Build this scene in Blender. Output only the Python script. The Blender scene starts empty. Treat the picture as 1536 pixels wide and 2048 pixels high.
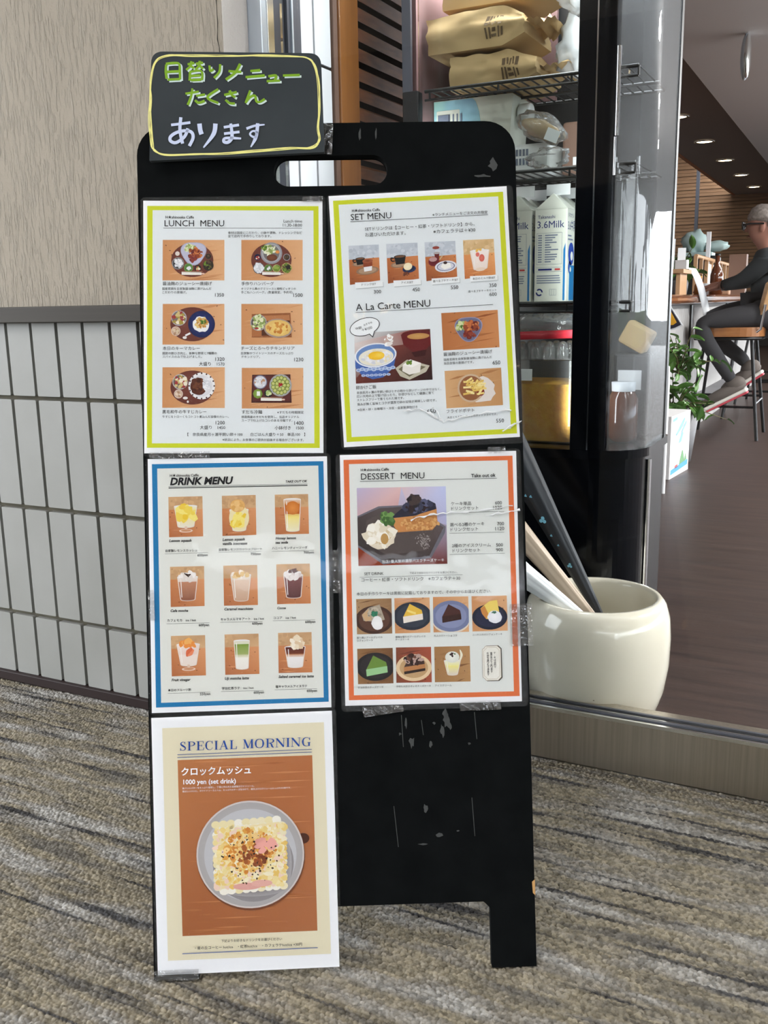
import bpy, bmesh, math, random
import numpy as np
from mathutils import Vector, Matrix, noise
from mathutils.geometry import tessellate_polygon
random.seed(7)
SC = bpy.context.scene
COL = SC.collection
PI = math.pi
def lin(c):
    c = c / 255.0
    return c / 12.92 if c <= 0.04045 else ((c + 0.055) / 1.055) ** 2.4
def L(r, g, b): return (lin(r), lin(g), lin(b), 1.0)

# ------------------------------------------------------------------ camera, world, light
FPX, CAMZ = 1914.34, 0.766
PIT, ROL, YAW = math.radians(12.21576), math.radians(1.0349), math.radians(26.76535)
fwd = Vector((-math.sin(YAW) * math.cos(PIT), math.cos(YAW) * math.cos(PIT), -math.sin(PIT)))
rt0 = Vector((math.cos(YAW), math.sin(YAW), 0)); dn0 = fwd.cross(rt0)
RT = rt0 * math.cos(ROL) + dn0 * math.sin(ROL)
DN = -rt0 * math.sin(ROL) + dn0 * math.cos(ROL)
EYE = Vector((0, 0, CAMZ))
cam_d = bpy.data.cameras.new('camera'); cam = bpy.data.objects.new('camera', cam_d); COL.objects.link(cam)
cam_d.sensor_fit = 'HORIZONTAL'; cam_d.sensor_width = 36; cam_d.lens = 36 * FPX / 1536
cam_d.clip_start = 0.02; cam_d.clip_end = 200
cam.matrix_world = Matrix(((RT.x, -DN.x, -fwd.x, EYE.x), (RT.y, -DN.y, -fwd.y, EYE.y), (RT.z, -DN.z, -fwd.z, EYE.z), (0, 0, 0, 1)))
SC.camera = cam
SC.view_settings.view_transform = 'Standard'; SC.view_settings.look = 'None'
SC.view_settings.gamma = 1.0; SC.view_settings.use_curve_mapping = False
SC.view_settings.exposure = 0.60
SC.cycles.transparent_max_bounces = 24; SC.cycles.max_bounces = 8
SC.cycles.sample_clamp_indirect = 6.0
w = bpy.data.worlds.new('world'); SC.world = w; w.use_nodes = True
SKY = 7.0
wn = w.node_tree.nodes['Background']; wn.inputs[0].default_value = (0.93, 0.98, 1.05, 1); wn.inputs[1].default_value = SKY
def area(name, loc, rot, sx, sy, e, col=(1, 1, 1)):
    d = bpy.data.lights.new(name, 'AREA'); d.shape = 'RECTANGLE'; d.size = sx; d.size_y = sy; d.energy = e; d.color = col
    o = bpy.data.objects.new(name, d); COL.objects.link(o); o.location = loc; o.rotation_euler = rot
    return o
for k in range(4):      # unseen fill lamps added to brighten the cafe
    area('cafe_fill', (1.9, 2.6 + 2.2 * k, 2.15), (0, 0, 0), 0.5, 0.5, 110, (1, 0.98, 0.96))
for k in range(4):      # unseen fill panels added to brighten the upper menus
    area('concourse_fill', (-1.9 + 1.3 * (k % 2), -2.0 + 1.3 * (k // 2), 2.68), (0, 0, 0), 0.6, 0.6, 13, (1, 0.99, 0.97))
area('cafe_up_fill', (2.2, 6.5, 1.3), (PI, 0, 0), 0.8, 5.0, 90, (1, 0.98, 0.96))  # unseen upward fill added to lighten the soffit
fill_strip = area('fridge_fill_strip', (-0.515, 1.835, 1.07), (PI / 2, 0, -0.5), 0.02, 1.1, 1.1, (0.97, 0.98, 1))  # added fill strip that brightens the lower fridge stock
area('fridge_fill_strip', (-0.805, 1.84, 0.8), (PI / 2, 0, 0.5), 0.02, 0.6, 1.0, (0.97, 0.98, 1))  # second added fill strip, brightens the tub side
area('fridge_top_fill', (-0.62, 1.94, 1.62), (0, 0, 0), 0.3, 0.2, 10.0, (0.95, 0.97, 1))  # added fill under the top cap, brightens the shelved stock

# ------------------------------------------------------------------ helpers
def ray(px, py): return (RT * ((px - 768) / FPX) + DN * ((py - 1024) / FPX) + fwd)
def at(px, py, y):
    d = ray(px, py); return EYE + d * (y / d.y)
def atx(px, py, x):
    d = ray(px, py); return EYE + d * (x / d.x)
def tag(o, label=None, cat=None, group=None, kind=None):
    if label: o['label'] = label
    if cat: o['category'] = cat
    if group: o['group'] = group
    if kind: o['kind'] = kind
    return o
def empty(name, loc, label=None, cat=None, group=None, rot=None):
    o = bpy.data.objects.new(name, None); COL.objects.link(o); o.empty_display_size = 0.02
    M = Matrix.Translation(loc)
    if rot is not None: M = M @ rot.to_4x4()
    o.matrix_world = M; o['W'] = [c for r in M for c in r]
    return tag(o, label, cat, group)
def wm(o):
    v = o['W']; return Matrix([v[i * 4:i * 4 + 4] for i in range(4)])

MATS = {}
def mat(name, col, rough=0.6, metal=0.0, var=None, vs=8.0, vstretch=(1, 1, 1), bump=0.0, bs=60.0, bstretch=(1, 1, 1), spec=0.5, coat=0.0, emit=None, es=0.0, trans=0.0, alpha=1.0):
    m = bpy.data.materials.new(name); m.use_nodes = True; nt = m.node_tree; b = nt.nodes['Principled BSDF']
    b.inputs['Base Color'].default_value = col; b.inputs['Roughness'].default_value = rough; b.inputs['Metallic'].default_value = metal
    b.inputs['Specular IOR Level'].default_value = spec; b.inputs['Coat Weight'].default_value = coat
    b.inputs['Transmission Weight'].default_value = trans; b.inputs['Alpha'].default_value = alpha
    if emit: b.inputs['Emission Color'].default_value = emit; b.inputs['Emission Strength'].default_value = es
    def coords(st):
        tc = nt.nodes.new('ShaderNodeTexCoord'); mp = nt.nodes.new('ShaderNodeMapping'); mp.inputs['Scale'].default_value = st
        nt.links.new(tc.outputs['Object'], mp.inputs[0]); return mp
    if var:
        n = nt.nodes.new('ShaderNodeTexNoise'); n.inputs['Scale'].default_value = vs; n.inputs['Detail'].default_value = 5
        nt.links.new(coords(vstretch).outputs[0], n.inputs['Vector'])
        r = nt.nodes.new('ShaderNodeValToRGB'); r.color_ramp.elements[0].position = 0.3; r.color_ramp.elements[1].position = 0.7
        r.color_ramp.elements[0].color = col; r.color_ramp.elements[1].color = var
        nt.links.new(n.outputs[0], r.inputs[0]); nt.links.new(r.outputs[0], b.inputs['Base Color'])
    if bump:
        n = nt.nodes.new('ShaderNodeTexNoise'); n.inputs['Scale'].default_value = bs; n.inputs['Detail'].default_value = 4
        nt.links.new(coords(bstretch).outputs[0], n.inputs['Vector'])
        bp = nt.nodes.new('ShaderNodeBump'); bp.inputs['Strength'].default_value = bump; bp.inputs['Distance'].default_value = 0.004
        nt.links.new(n.outputs[0], bp.inputs['Height']); nt.links.new(bp.outputs[0], b.inputs['Normal'])
    MATS[name] = m
    return m
def glassmat(name, tint=(1, 1, 1, 1), refl=1.0, rough=0.0, haze=0.0, bump=0.0, bs=20, minrefl=0.0, stretch=(1, 1, 1)):
    m = bpy.data.materials.new(name); m.use_nodes = True; nt = m.node_tree; nt.nodes.clear()
    out = nt.nodes.new('ShaderNodeOutputMaterial'); tr = nt.nodes.new('ShaderNodeBsdfTransparent'); gl = nt.nodes.new('ShaderNodeBsdfGlossy')
    tr.inputs[0].default_value = tint; gl.inputs['Roughness'].default_value = rough
    fr = nt.nodes.new('ShaderNodeFresnel'); fr.inputs[0].default_value = 1.5
    mu = nt.nodes.new('ShaderNodeMath'); mu.operation = 'MULTIPLY_ADD'; mu.inputs[1].default_value = refl; mu.inputs[2].default_value = minrefl; mu.use_clamp = True
    mx = nt.nodes.new('ShaderNodeMixShader')
    nt.links.new(fr.outputs[0], mu.inputs[0]); nt.links.new(mu.outputs[0], mx.inputs[0]); nt.links.new(tr.outputs[0], mx.inputs[1]); nt.links.new(gl.outputs[0], mx.inputs[2])
    last = mx
    if haze:
        df = nt.nodes.new('ShaderNodeBsdfDiffuse'); df.inputs[0].default_value = (0.8, 0.82, 0.84, 1)
        m2 = nt.nodes.new('ShaderNodeMixShader'); m2.inputs[0].default_value = haze
        nt.links.new(mx.outputs[0], m2.inputs[1]); nt.links.new(df.outputs[0], m2.inputs[2]); last = m2
    if bump:
        tc = nt.nodes.new('ShaderNodeTexCoord'); n = nt.nodes.new('ShaderNodeTexNoise'); n.inputs['Scale'].default_value = bs; n.inputs['Detail'].default_value = 2
        bp = nt.nodes.new('ShaderNodeBump'); bp.inputs['Strength'].default_value = bump; bp.inputs['Distance'].default_value = 0.01
        mp = nt.nodes.new('ShaderNodeMapping'); mp.inputs['Scale'].default_value = stretch; nt.links.new(tc.outputs['Object'], mp.inputs[0]); nt.links.new(mp.outputs[0], n.inputs['Vector']); nt.links.new(n.outputs[0], bp.inputs['Height'])
        nt.links.new(bp.outputs[0], gl.inputs['Normal'])
    nt.links.new(last.outputs[0], out.inputs[0])
    MATS[name] = m
    return m

class MB:
    """collects polygons, builds one mesh object"""
    def __init__(s): s.v = []; s.f = []; s.m = []; s.c = {}; s.sm = []
    def add(s, vs, fs, m=0, smooth=False, cols=None):
        b = len(s.v); s.v += [Vector(p) for p in vs]
        for f in fs: s.f.append([b + i for i in f]); s.m.append(m); s.sm.append(smooth)
        if cols:
            for i, c in enumerate(cols): s.c[b + i] = c
        return s
    def box(s, a, b, m=0):
        x0, y0, z0 = a; x1, y1, z1 = b
        return s.add([(x0, y0, z0), (x1, y0, z0), (x1, y1, z0), (x0, y1, z0), (x0, y0, z1), (x1, y0, z1), (x1, y1, z1), (x0, y1, z1)],
                     [(3, 2, 1, 0), (4, 5, 6, 7), (0, 1, 5, 4), (1, 2, 6, 5), (2, 3, 7, 6), (3, 0, 4, 7)], m)
    def obox(s, c, sx, sy, sz, R, m=0):
        vs = [Vector(c) + R @ Vector((dx * sx / 2, dy * sy / 2, dz * sz / 2)) for dz in (-1, 1) for dx, dy in ((-1, -1), (1, -1), (1, 1), (-1, 1))]
        return s.add(vs, [(3, 2, 1, 0), (4, 5, 6, 7), (0, 1, 5, 4), (1, 2, 6, 5), (2, 3, 7, 6), (3, 0, 4, 7)], m)
    def tube(s, pts, r, n=10, m=0, closed=False, caps=True):
        pts = [Vector(p) for p in pts]; k = len(pts); rs = r if isinstance(r, (list, tuple)) else [r] * k
        vs = []; up = None
        for i, p in enumerate(pts):
            a = pts[i - 1] if (i > 0 or closed) else p; b = pts[(i + 1) % k] if (i < k - 1 or closed) else p
            t = (b - a).normalized() if (b - a).length > 1e-9 else Vector((0, 0, 1))
            if up is None or abs(up.dot(t)) > 0.95: up = Vector((0, 0, 1)) if abs(t.z) < 0.9 else Vector((1, 0, 0))
            u = t.cross(up).normalized(); q = u.cross(t).normalized(); up = q
            for j in range(n):
                an = 2 * PI * j / n; vs.append(p + (u * math.cos(an) + q * math.sin(an)) * rs[i])
        fs = []
        for i in range(k if closed else k - 1):
            for j in range(n):
                a = i * n + j; b = i * n + (j + 1) % n; c = ((i + 1) % k) * n + (j + 1) % n; d = ((i + 1) % k) * n + j
                fs.append((a, b, c, d))
        s.add(vs, fs, m, True)
        if caps and not closed:
            s.add(vs[:n], [tuple(range(n - 1, -1, -1))], m); s.add(vs[-n:], [tuple(range(n))], m)
        return s
    def lathe(s, prof, c=(0, 0, 0), n=40, m=0, R=None, sx=1, sy=1):
        vs = []; c = Vector(c)
        for r, z in prof:
            for j in range(n):
                an = 2 * PI * j / n; p = Vector((r * math.cos(an) * sx, r * math.sin(an) * sy, z)); vs.append(c + (R @ p if R else p))
        fs = [(i * n + j, i * n + (j + 1) % n, (i + 1) * n + (j + 1) % n, (i + 1) * n + j) for i in range(len(prof) - 1) for j in range(n)]
        return s.add(vs, fs, m, True)
    def ell(s, c, rx, ry, rz, n=16, m=0, R=None, jit=0.0, seed=0):
        vs = []; c = Vector(c); k = n // 2
        for i in range(k + 1):
            th = PI * i / k
            for j in range(n):
                ph = 2 * PI * j / n; p = Vector((math.sin(th) * math.cos(ph), math.sin(th) * math.sin(ph), math.cos(th)))
                if jit: p *= 1 + jit * noise.noise(p * 2.3 + Vector((seed, seed * 2, 3)))
                p = Vector((p.x * rx, p.y * ry, p.z * rz)); vs.append(c + (R @ p if R else p))
        fs = [(i * n + j, (i + 1) * n + j, (i + 1) * n + (j + 1) % n, i * n + (j + 1) % n) for i in range(k) for j in range(n)]
        return s.add(vs, fs, m, True)
    def prism(s, outer, holes, fr, w0, w1, m=0, smooth_side=False):
        """2-D outline (+holes) in frame fr(u,v,w) extruded from w0 to w1"""
        loops = [[Vector((p[0], p[1], 0)) for p in lp] for lp in [outer] + list(holes)]
        flat = [p for lp in loops for p in lp]; tris = tessellate_polygon(loops); n = len(flat)
        for t in tris:
            a, b, c = (flat[i] for i in t); ccw = (b - a).cross(c - a).z > 0
            t2 = t if ccw else (t[2], t[1], t[0])
            s.add([fr(flat[i].x, flat[i].y, w1) for i in t2], [(0, 1, 2)], m); s.add([fr(flat[i].x, flat[i].y, w0) for i in t2], [(2, 1, 0)], m)
        for li, lp in enumerate(loops):
            k = len(lp); ar = sum(lp[i].x * lp[(i + 1) % k].y - lp[(i + 1) % k].x * lp[i].y for i in range(k))
            vs = [fr(p.x, p.y, w0) for p in lp] + [fr(p.x, p.y, w1) for p in lp]
            fs = [(i, (i + 1) % k, k + (i + 1) % k, k + i) for i in range(k)]
            if (ar < 0) != (li > 0): fs = [f[::-1] for f in fs]
            s.add(vs, fs, m, smooth_side)
        return s
    def sheet(s, fn, nu, nv, m=0, smooth=True):
        vs = [fn(i / nu, j / nv) for j in range(nv + 1) for i in range(nu + 1)]
        fs = [(j * (nu + 1) + i, j * (nu + 1) + i + 1, (j + 1) * (nu + 1) + i + 1, (j + 1) * (nu + 1) + i) for j in range(nv) for i in range(nu)]
        return s.add(vs, fs, m, smooth)
    def build(s, name, mats, parent=None, bevel=0, seg=2, local=False, kind=None, solid=0, sub=0):
        me = bpy.data.meshes.new(name)
        vs = s.v
        if parent is not None and not local:
            inv = wm(parent).inverted(); vs = [inv @ p for p in vs]
        me.from_pydata([tuple(p) for p in vs], [], s.f)
        if not isinstance(mats, (list, tuple)): mats = [mats]
        for x in mats: me.materials.append(MATS[x] if isinstance(x, str) else x)
        me.polygons.foreach_set('material_index', s.m); me.polygons.foreach_set('use_smooth', s.sm)
        if s.c:
            ca = me.color_attributes.new('Col', 'FLOAT_COLOR', 'POINT')
            buf = []
            for i in range(len(vs)): buf += list(s.c.get(i, (1, 1, 1, 1)))
            ca.data.foreach_set('color', buf)
        me.update()
        o = bpy.data.objects.new(name, me); COL.objects.link(o)
        if parent is not None:
            o.parent = parent; o['W'] = parent['W']
        else: o['W'] = [c for r in Matrix.Identity(4) for c in r]
        if solid:
            md = o.modifiers.new('solid', 'SOLIDIFY'); md.thickness = solid; md.offset = 0
        if bevel:
            md = o.modifiers.new('bevel', 'BEVEL'); md.width = bevel; md.segments = seg; md.limit_method = 'ANGLE'; md.angle_limit = 0.7
        if sub:
            md = o.modifiers.new('sub', 'SUBSURF'); md.levels = sub; md.render_levels = sub
        if kind: o['kind'] = kind
        return o
ID = lambda u, v, w: Vector((u, v, w))
XZ = lambda u, v, w: Vector((u, -w, v))          # outline in x,z ; extruded towards -y for +w
YZ = lambda u, v, w: Vector((w, u, v))           # outline in y,z ; extruded to +x
def rrect(x0, y0, x1, y1, r, n=6, rs=None):
    rr = rs or (r, r, r, r); out = []
    for (cx, cy, a0), q in zip(((x1, y1, 0), (x0, y1, 90), (x0, y0, 180), (x1, y0, 270)), rr):
        sx = -1 if cx == x1 else 1; sy = -1 if cy == y1 else 1
        if q <= 0: out.append((cx, cy)); continue
        for k in range(n + 1):
            a = math.radians(a0 + 90 * k / n); out.append((cx + sx * q + q * math.cos(a), cy + sy * q + q * math.sin(a)))
    return out

# ------------------------------------------------------------------ materials
mat('black_paint', L(10, 12, 13), 0.75, var=L(16, 18, 19), vs=30, bump=0.05, bs=300, spec=0.04)
mat('panel_scuff', L(60, 62, 62), 0.7)
mat('raw_ply', L(196, 150, 92), 0.7)
mat('chalkboard', L(51, 56, 59), 0.8, var=L(58, 63, 66), vs=14, spec=0.15)
mat('chalk_green', L(143, 190, 45), 0.9); mat('chalk_white', L(214, 226, 236), 0.9); mat('chalk_blue', L(190, 200, 226), 0.9); mat('chalk_yellow', L(232, 224, 132), 0.9)
mat('paper', L(240, 243, 248), 0.6)
mat('metal_brushed', L(192, 184, 170), 0.36, 1.0, var=L(172, 164, 150), vs=3, vstretch=(60, 60, 1), bump=0.05, bs=20, bstretch=(60, 60, 1))
mat('metal_bronze', L(50, 46, 40), 0.55, 0.7, var=L(42, 38, 33), vs=2, vstretch=(1, 1, 40))
mat('alu_light', L(205, 216, 228), 0.35, 0.75)
mat('alu_dark', L(92, 95, 104), 0.4, 0.6)
mat('alu_edge', L(236, 240, 240), 0.18, 1.0)
mat('base_vinyl', L(38, 27, 25), 0.6, spec=0.2)
mat('tile', L(131, 131, 126), 0.5, var=L(140, 140, 136), vs=5, bump=0.05, bs=120)
mat('tile_bright', L(236, 240, 246), 0.4, var=L(240, 243, 248), vs=4)
mat('grout', L(88, 84, 70), 0.9, var=L(70, 66, 54), vs=20)
mat('post_wood', L(140, 88, 36), 0.4, var=L(156, 100, 46), vs=6, vstretch=(6, 6, 0.5), coat=0.2)
mat('slat_wood', L(146, 88, 42), 0.5, var=L(112, 64, 28), vs=6, vstretch=(1, 3, 20))
mat('dark_recess', L(22, 18, 16), 0.8)
mat('blind', L(156, 118, 84), 0.7, var=L(124, 90, 62), vs=3, vstretch=(1, 1, 30))
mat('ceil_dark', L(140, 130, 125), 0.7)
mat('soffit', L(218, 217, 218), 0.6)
mat('trim_orange', L(170, 104, 62), 0.5)
mat('fridge_black', L(6, 8, 13), 0.15, spec=0.2)
mat('fridge_satin', L(20, 21, 23), 0.42)
mat('chrome', L(225, 226, 230), 0.1, 1.0)
mat('wire', L(24, 24, 24), 0.4)
mat('kraft', L(205, 176, 130), 0.75, var=L(190, 160, 114), vs=8, bump=0.3, bs=14)
mat('ink_brown', L(92, 72, 48), 0.8)
mat('white_plastic', L(232, 236, 238), 0.4)
mat('carton_white', L(216, 219, 208), 0.45)
mat('carton_blue', L(28, 118, 178), 0.45); mat('ink_navy', L(36, 48, 120), 0.6); mat('ink_grey', L(110, 120, 140), 0.7); mat('ink_red', L(200, 60, 60), 0.6)
mat('sky_print', L(150, 196, 226), 0.4, var=L(160, 206, 190), vs=12)
mat('pot_glaze', L(222, 217, 201), 0.14, var=L(213, 208, 191), vs=4, coat=0.6, spec=0.6)
mat('umb_black', L(34, 39, 46), 0.55); mat('umb_beige', L(176, 158, 138), 0.45); mat('umb_white', L(226, 230, 234), 0.35); mat('umb_blue', L(120, 190, 220), 0.6)
mat('counter_wood', L(150, 94, 58), 0.18, var=L(122, 72, 44), vs=5, vstretch=(8, 1, 8), coat=0.7)
mat('seat_wood', L(166, 112, 68), 0.3, var=L(146, 94, 54), vs=6, vstretch=(3, 3, 12), coat=0.3)
mat('back_wood', L(190, 152, 110), 0.3, var=L(176, 136, 96), vs=6, vstretch=(3, 3, 12), coat=0.4)
mat('flute', L(168, 166, 166), 0.6)
mat('slate', L(110, 110, 114), 0.6)
mat('steel_black', L(26, 27, 30), 0.35, 0.4)
mat('leaf', L(62, 108, 44), 0.4, var=L(96, 140, 60), vs=10, coat=0.2); mat('stem', L(90, 84, 50), 0.7)
mat('cloth_dark', L(50, 56, 60), 0.85); mat('cloth_trouser', L(46, 46, 50), 0.9); mat('skin', L(160, 112, 96), 0.55); mat('hair', L(170, 160, 154), 0.8, var=L(118, 108, 104), vs=60)
mat('shoe_grey', L(96, 88, 84), 0.8); mat('sole_red', L(190, 70, 84), 0.7); mat('sole_white', L(225, 222, 216), 0.7); mat('frame_dark', L(20, 20, 22), 0.3)
mat('lens', L(40, 40, 46), 0.1)
mat('box_white', L(226, 224, 226), 0.5); mat('box_blue', L(130, 176, 208), 0.5); mat('box_sea', L(70, 150, 200), 0.5); mat('box_green', L(96, 146, 98), 0.5); mat('box_red', L(214, 78, 70), 0.5)
mat('badge_navy', L(40, 42, 62), 0.5); mat('badge_gold', L(240, 176, 38), 0.5)
mat('bottle_brown', L(92, 46, 24), 0.1, coat=0.6); mat('glass_amber', L(190, 110, 30), 0.1, coat=0.5)
mat('bag_pale', L(176, 200, 200), 0.35); mat('dark_plastic', L(34, 38, 42), 0.4); mat('wood_light', L(190, 150, 112), 0.5)
mat('yellow_food', L(236, 190, 60), 0.5, var=L(222, 160, 46), vs=60, bump=0.5, bs=160); glassmat('tub_plastic', (0.92, 0.92, 0.90, 1), 1.0, rough=0.1, haze=0.05); mat('red_tape', L(196, 46, 60), 0.4); mat('soil', L(50, 40, 32), 0.9)
mat('board_maroon', L(120, 92, 92), 0.6); mat('brown_pack', L(120, 92, 78), 0.6)
mat('parcel_paper', L(176, 138, 110), 0.7); mat('sky_blocker_grey', L(96, 96, 92), 0.8); mat('opp_wall', L(84, 74, 66), 0.7); mat('conc_ceiling', L(186, 174, 164), 0.8); mat('pavement', L(62, 63, 64), 0.95, spec=0.1); mat('strip_green', L(88, 120, 56), 0.9); mat('block_yellow', L(226, 190, 70), 0.8)
mat('lamp_glow', L(255, 236, 205), 0.5, emit=L(255, 226, 180), es=14)
glassmat('window_glass', (0.97, 0.98, 0.975, 1), 0.6)
glassmat('fridge_glass', (0.94, 0.96, 0.95, 1), 0.6)
glassmat('curved_glass', (0.66, 0.70, 0.74, 1), 0.9, minrefl=0.035, haze=0.09, bump=0.10, bs=14, stretch=(1, 1, 0.12))
glassmat('film', (0.99, 0.99, 0.99, 1), 0.32, rough=0.03, haze=0.008, bump=0.08, bs=14)
glassmat('pouch', (0.97, 0.97, 0.97, 1), 0.25, rough=0.08, haze=0.018)
glassmat('crease_glare', (0.95, 0.95, 0.95, 1), 1.5, rough=0.1, haze=0.93)  # white diffuse haze paints the glare of buckled film
glassmat('tape', (0.9, 0.9, 0.9, 1), 1.6, rough=0.05, haze=0.05, bump=0.9, bs=90, minrefl=0.05)
glassmat('clear_plastic', (0.82, 0.82, 0.80, 1), 1.6, rough=0.1, haze=0.12, bump=0.6, bs=40)
glassmat('thin_white_bag', (0.75, 0.75, 0.75, 1), 1.0, rough=0.3, haze=0.42, bump=0.8, bs=22)
def ink_material():
    m = bpy.data.materials.new('print_ink'); m.use_nodes = True; nt = m.node_tree; b = nt.nodes['Principled BSDF']
    a = nt.nodes.new('ShaderNodeVertexColor'); a.layer_name = 'Col'; nt.links.new(a.outputs[0], b.inputs['Base Color'])
    b.inputs['Roughness'].default_value = 0.6; b.inputs['Specular IOR Level'].default_value = 0.2; MATS['print_ink'] = m
ink_material()
def stucco():
    m = mat('stucco', L(170, 158, 142), 0.9); nt = m.node_tree; b = nt.nodes['Principled BSDF']
    tc = nt.nodes.new('ShaderNodeTexCoord'); mp = nt.nodes.new('ShaderNodeMapping'); mp.inputs['Scale'].default_value = (1, 1, 0.15); mp.inputs['Rotation'].default_value = (0, 0.06, 0)
    n1 = nt.nodes.new('ShaderNodeTexNoise'); n1.inputs['Scale'].default_value = 210; n1.inputs['Detail'].default_value = 6; n1.inputs['Roughness'].default_value = 0.55
    n2 = nt.nodes.new('ShaderNodeTexNoise'); n2.inputs['Scale'].default_value = 260; n2.inputs['Detail'].default_value = 3
    n3 = nt.nodes.new('ShaderNodeTexNoise'); n3.inputs['Scale'].default_value = 4; n3.inputs['Detail'].default_value = 3
    r = nt.nodes.new('ShaderNodeValToRGB'); r.color_ramp.elements[0].position = 0.50; r.color_ramp.elements[1].position = 0.72
    ad = nt.nodes.new('ShaderNodeMath'); ad.operation = 'MULTIPLY_ADD'; ad.inputs[1].default_value = 0.35
    bp = nt.nodes.new('ShaderNodeBump'); bp.inputs['Strength'].default_value = 0.9; bp.inputs['Distance'].default_value = 0.0028
    nt.links.new(tc.outputs['Object'], mp.inputs[0]); nt.links.new(mp.outputs[0], n1.inputs['Vector']); nt.links.new(tc.outputs['Object'], n2.inputs['Vector']); nt.links.new(tc.outputs['Object'], n3.inputs['Vector'])
    nt.links.new(n1.outputs[0], r.inputs[0]); nt.links.new(n2.outputs[0], ad.inputs[0]); nt.links.new(r.outputs[0], ad.inputs[2])
    nt.links.new(ad.outputs[0], bp.inputs['Height']); nt.links.new(bp.outputs[0], b.inputs['Normal'])
    r3 = nt.nodes.new('ShaderNodeValToRGB'); r3.color_ramp.elements[0].color = L(146, 137, 123); r3.color_ramp.elements[1].color = L(157, 148, 134)
    nt.links.new(n3.outputs[0], r3.inputs[0]); nt.links.new(r3.outputs[0], b.inputs['Base Color'])
stucco()
mat('stucco_lit', L(196, 190, 184), 0.9, bump=0.5, bs=220)  # stucco of the return, side light put into a paler colour
def carpet():
    m = bpy.data.materials.new('carpet'); m.use_nodes = True; nt = m.node_tree; b = nt.nodes['Principled BSDF']; N = nt.nodes.new; K = nt.links.new
    b.inputs['Roughness'].default_value = 0.95; b.inputs['Specular IOR Level'].default_value = 0.15
    tc = N('ShaderNodeTexCoord')
    def nz(scale, st, det=3, off=0):
        mp = N('ShaderNodeMapping'); mp.inputs['Scale'].default_value = st; mp.inputs['Location'].default_value = (off, off, 0)
        n = N('ShaderNodeTexNoise'); n.inputs['Scale'].default_value = scale; n.inputs['Detail'].default_value = det
        K(tc.outputs['Object'], mp.inputs[0]); K(mp.outputs[0], n.inputs['Vector']); return n
    hue = nz(6, (0.8, 4.2, 1), 2, 3.1)
    r1 = N('ShaderNodeValToRGB'); e = r1.color_ramp.elements; e[0].position = 0.34; e[0].color = L(104, 100, 93); e[1].position = 0.66; e[1].color = L(156, 154, 149)
    x = e.new(0.46); x.color = L(136, 128, 110); x = e.new(0.55); x.color = L(128, 123, 114)
    K(hue.outputs[0], r1.inputs[0])
    st = nz(5.5, (0.55, 12, 1), 4, 0.7)
    r2 = N('ShaderNodeValToRGB'); r2.color_ramp.elements[0].position = 0.555; r2.color_ramp.elements[1].position = 0.65
    r2.color_ramp.elements[0].color = (0, 0, 0, 1); r2.color_ramp.elements[1].color = (0.9, 0.9, 0.9, 1)
    K(st.outputs[0], r2.inputs[0])
    mx = N('ShaderNodeMix'); mx.data_type = 'RGBA'; mx.inputs[7].default_value = L(56, 56, 59)
    K(r2.outputs[0], mx.inputs[0]); K(r1.outputs[0], mx.inputs[6])
    # salt-and-pepper yarn: every tuft has its own tone
    at_ = N('ShaderNodeVertexColor'); at_.layer_name = 'Tone'
    mul = N('ShaderNodeMix'); mul.data_type = 'RGBA'; mul.blend_type = 'MULTIPLY'; mul.inputs[0].default_value = 1.0
    K(mx.outputs[2], mul.inputs[6]); K(at_.outputs[0], mul.inputs[7]); K(mul.outputs[2], b.inputs['Base Color']); MATS['carpet'] = m
carpet()
def inner_floor():
    m = mat('floor_vinyl', L(48, 38, 37), 0.42, var=L(66, 52, 48), vs=4, vstretch=(1, 9, 1), bump=0.06, bs=8, bstretch=(2, 14, 1), coat=0.0, spec=0.22)
inner_floor()
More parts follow.
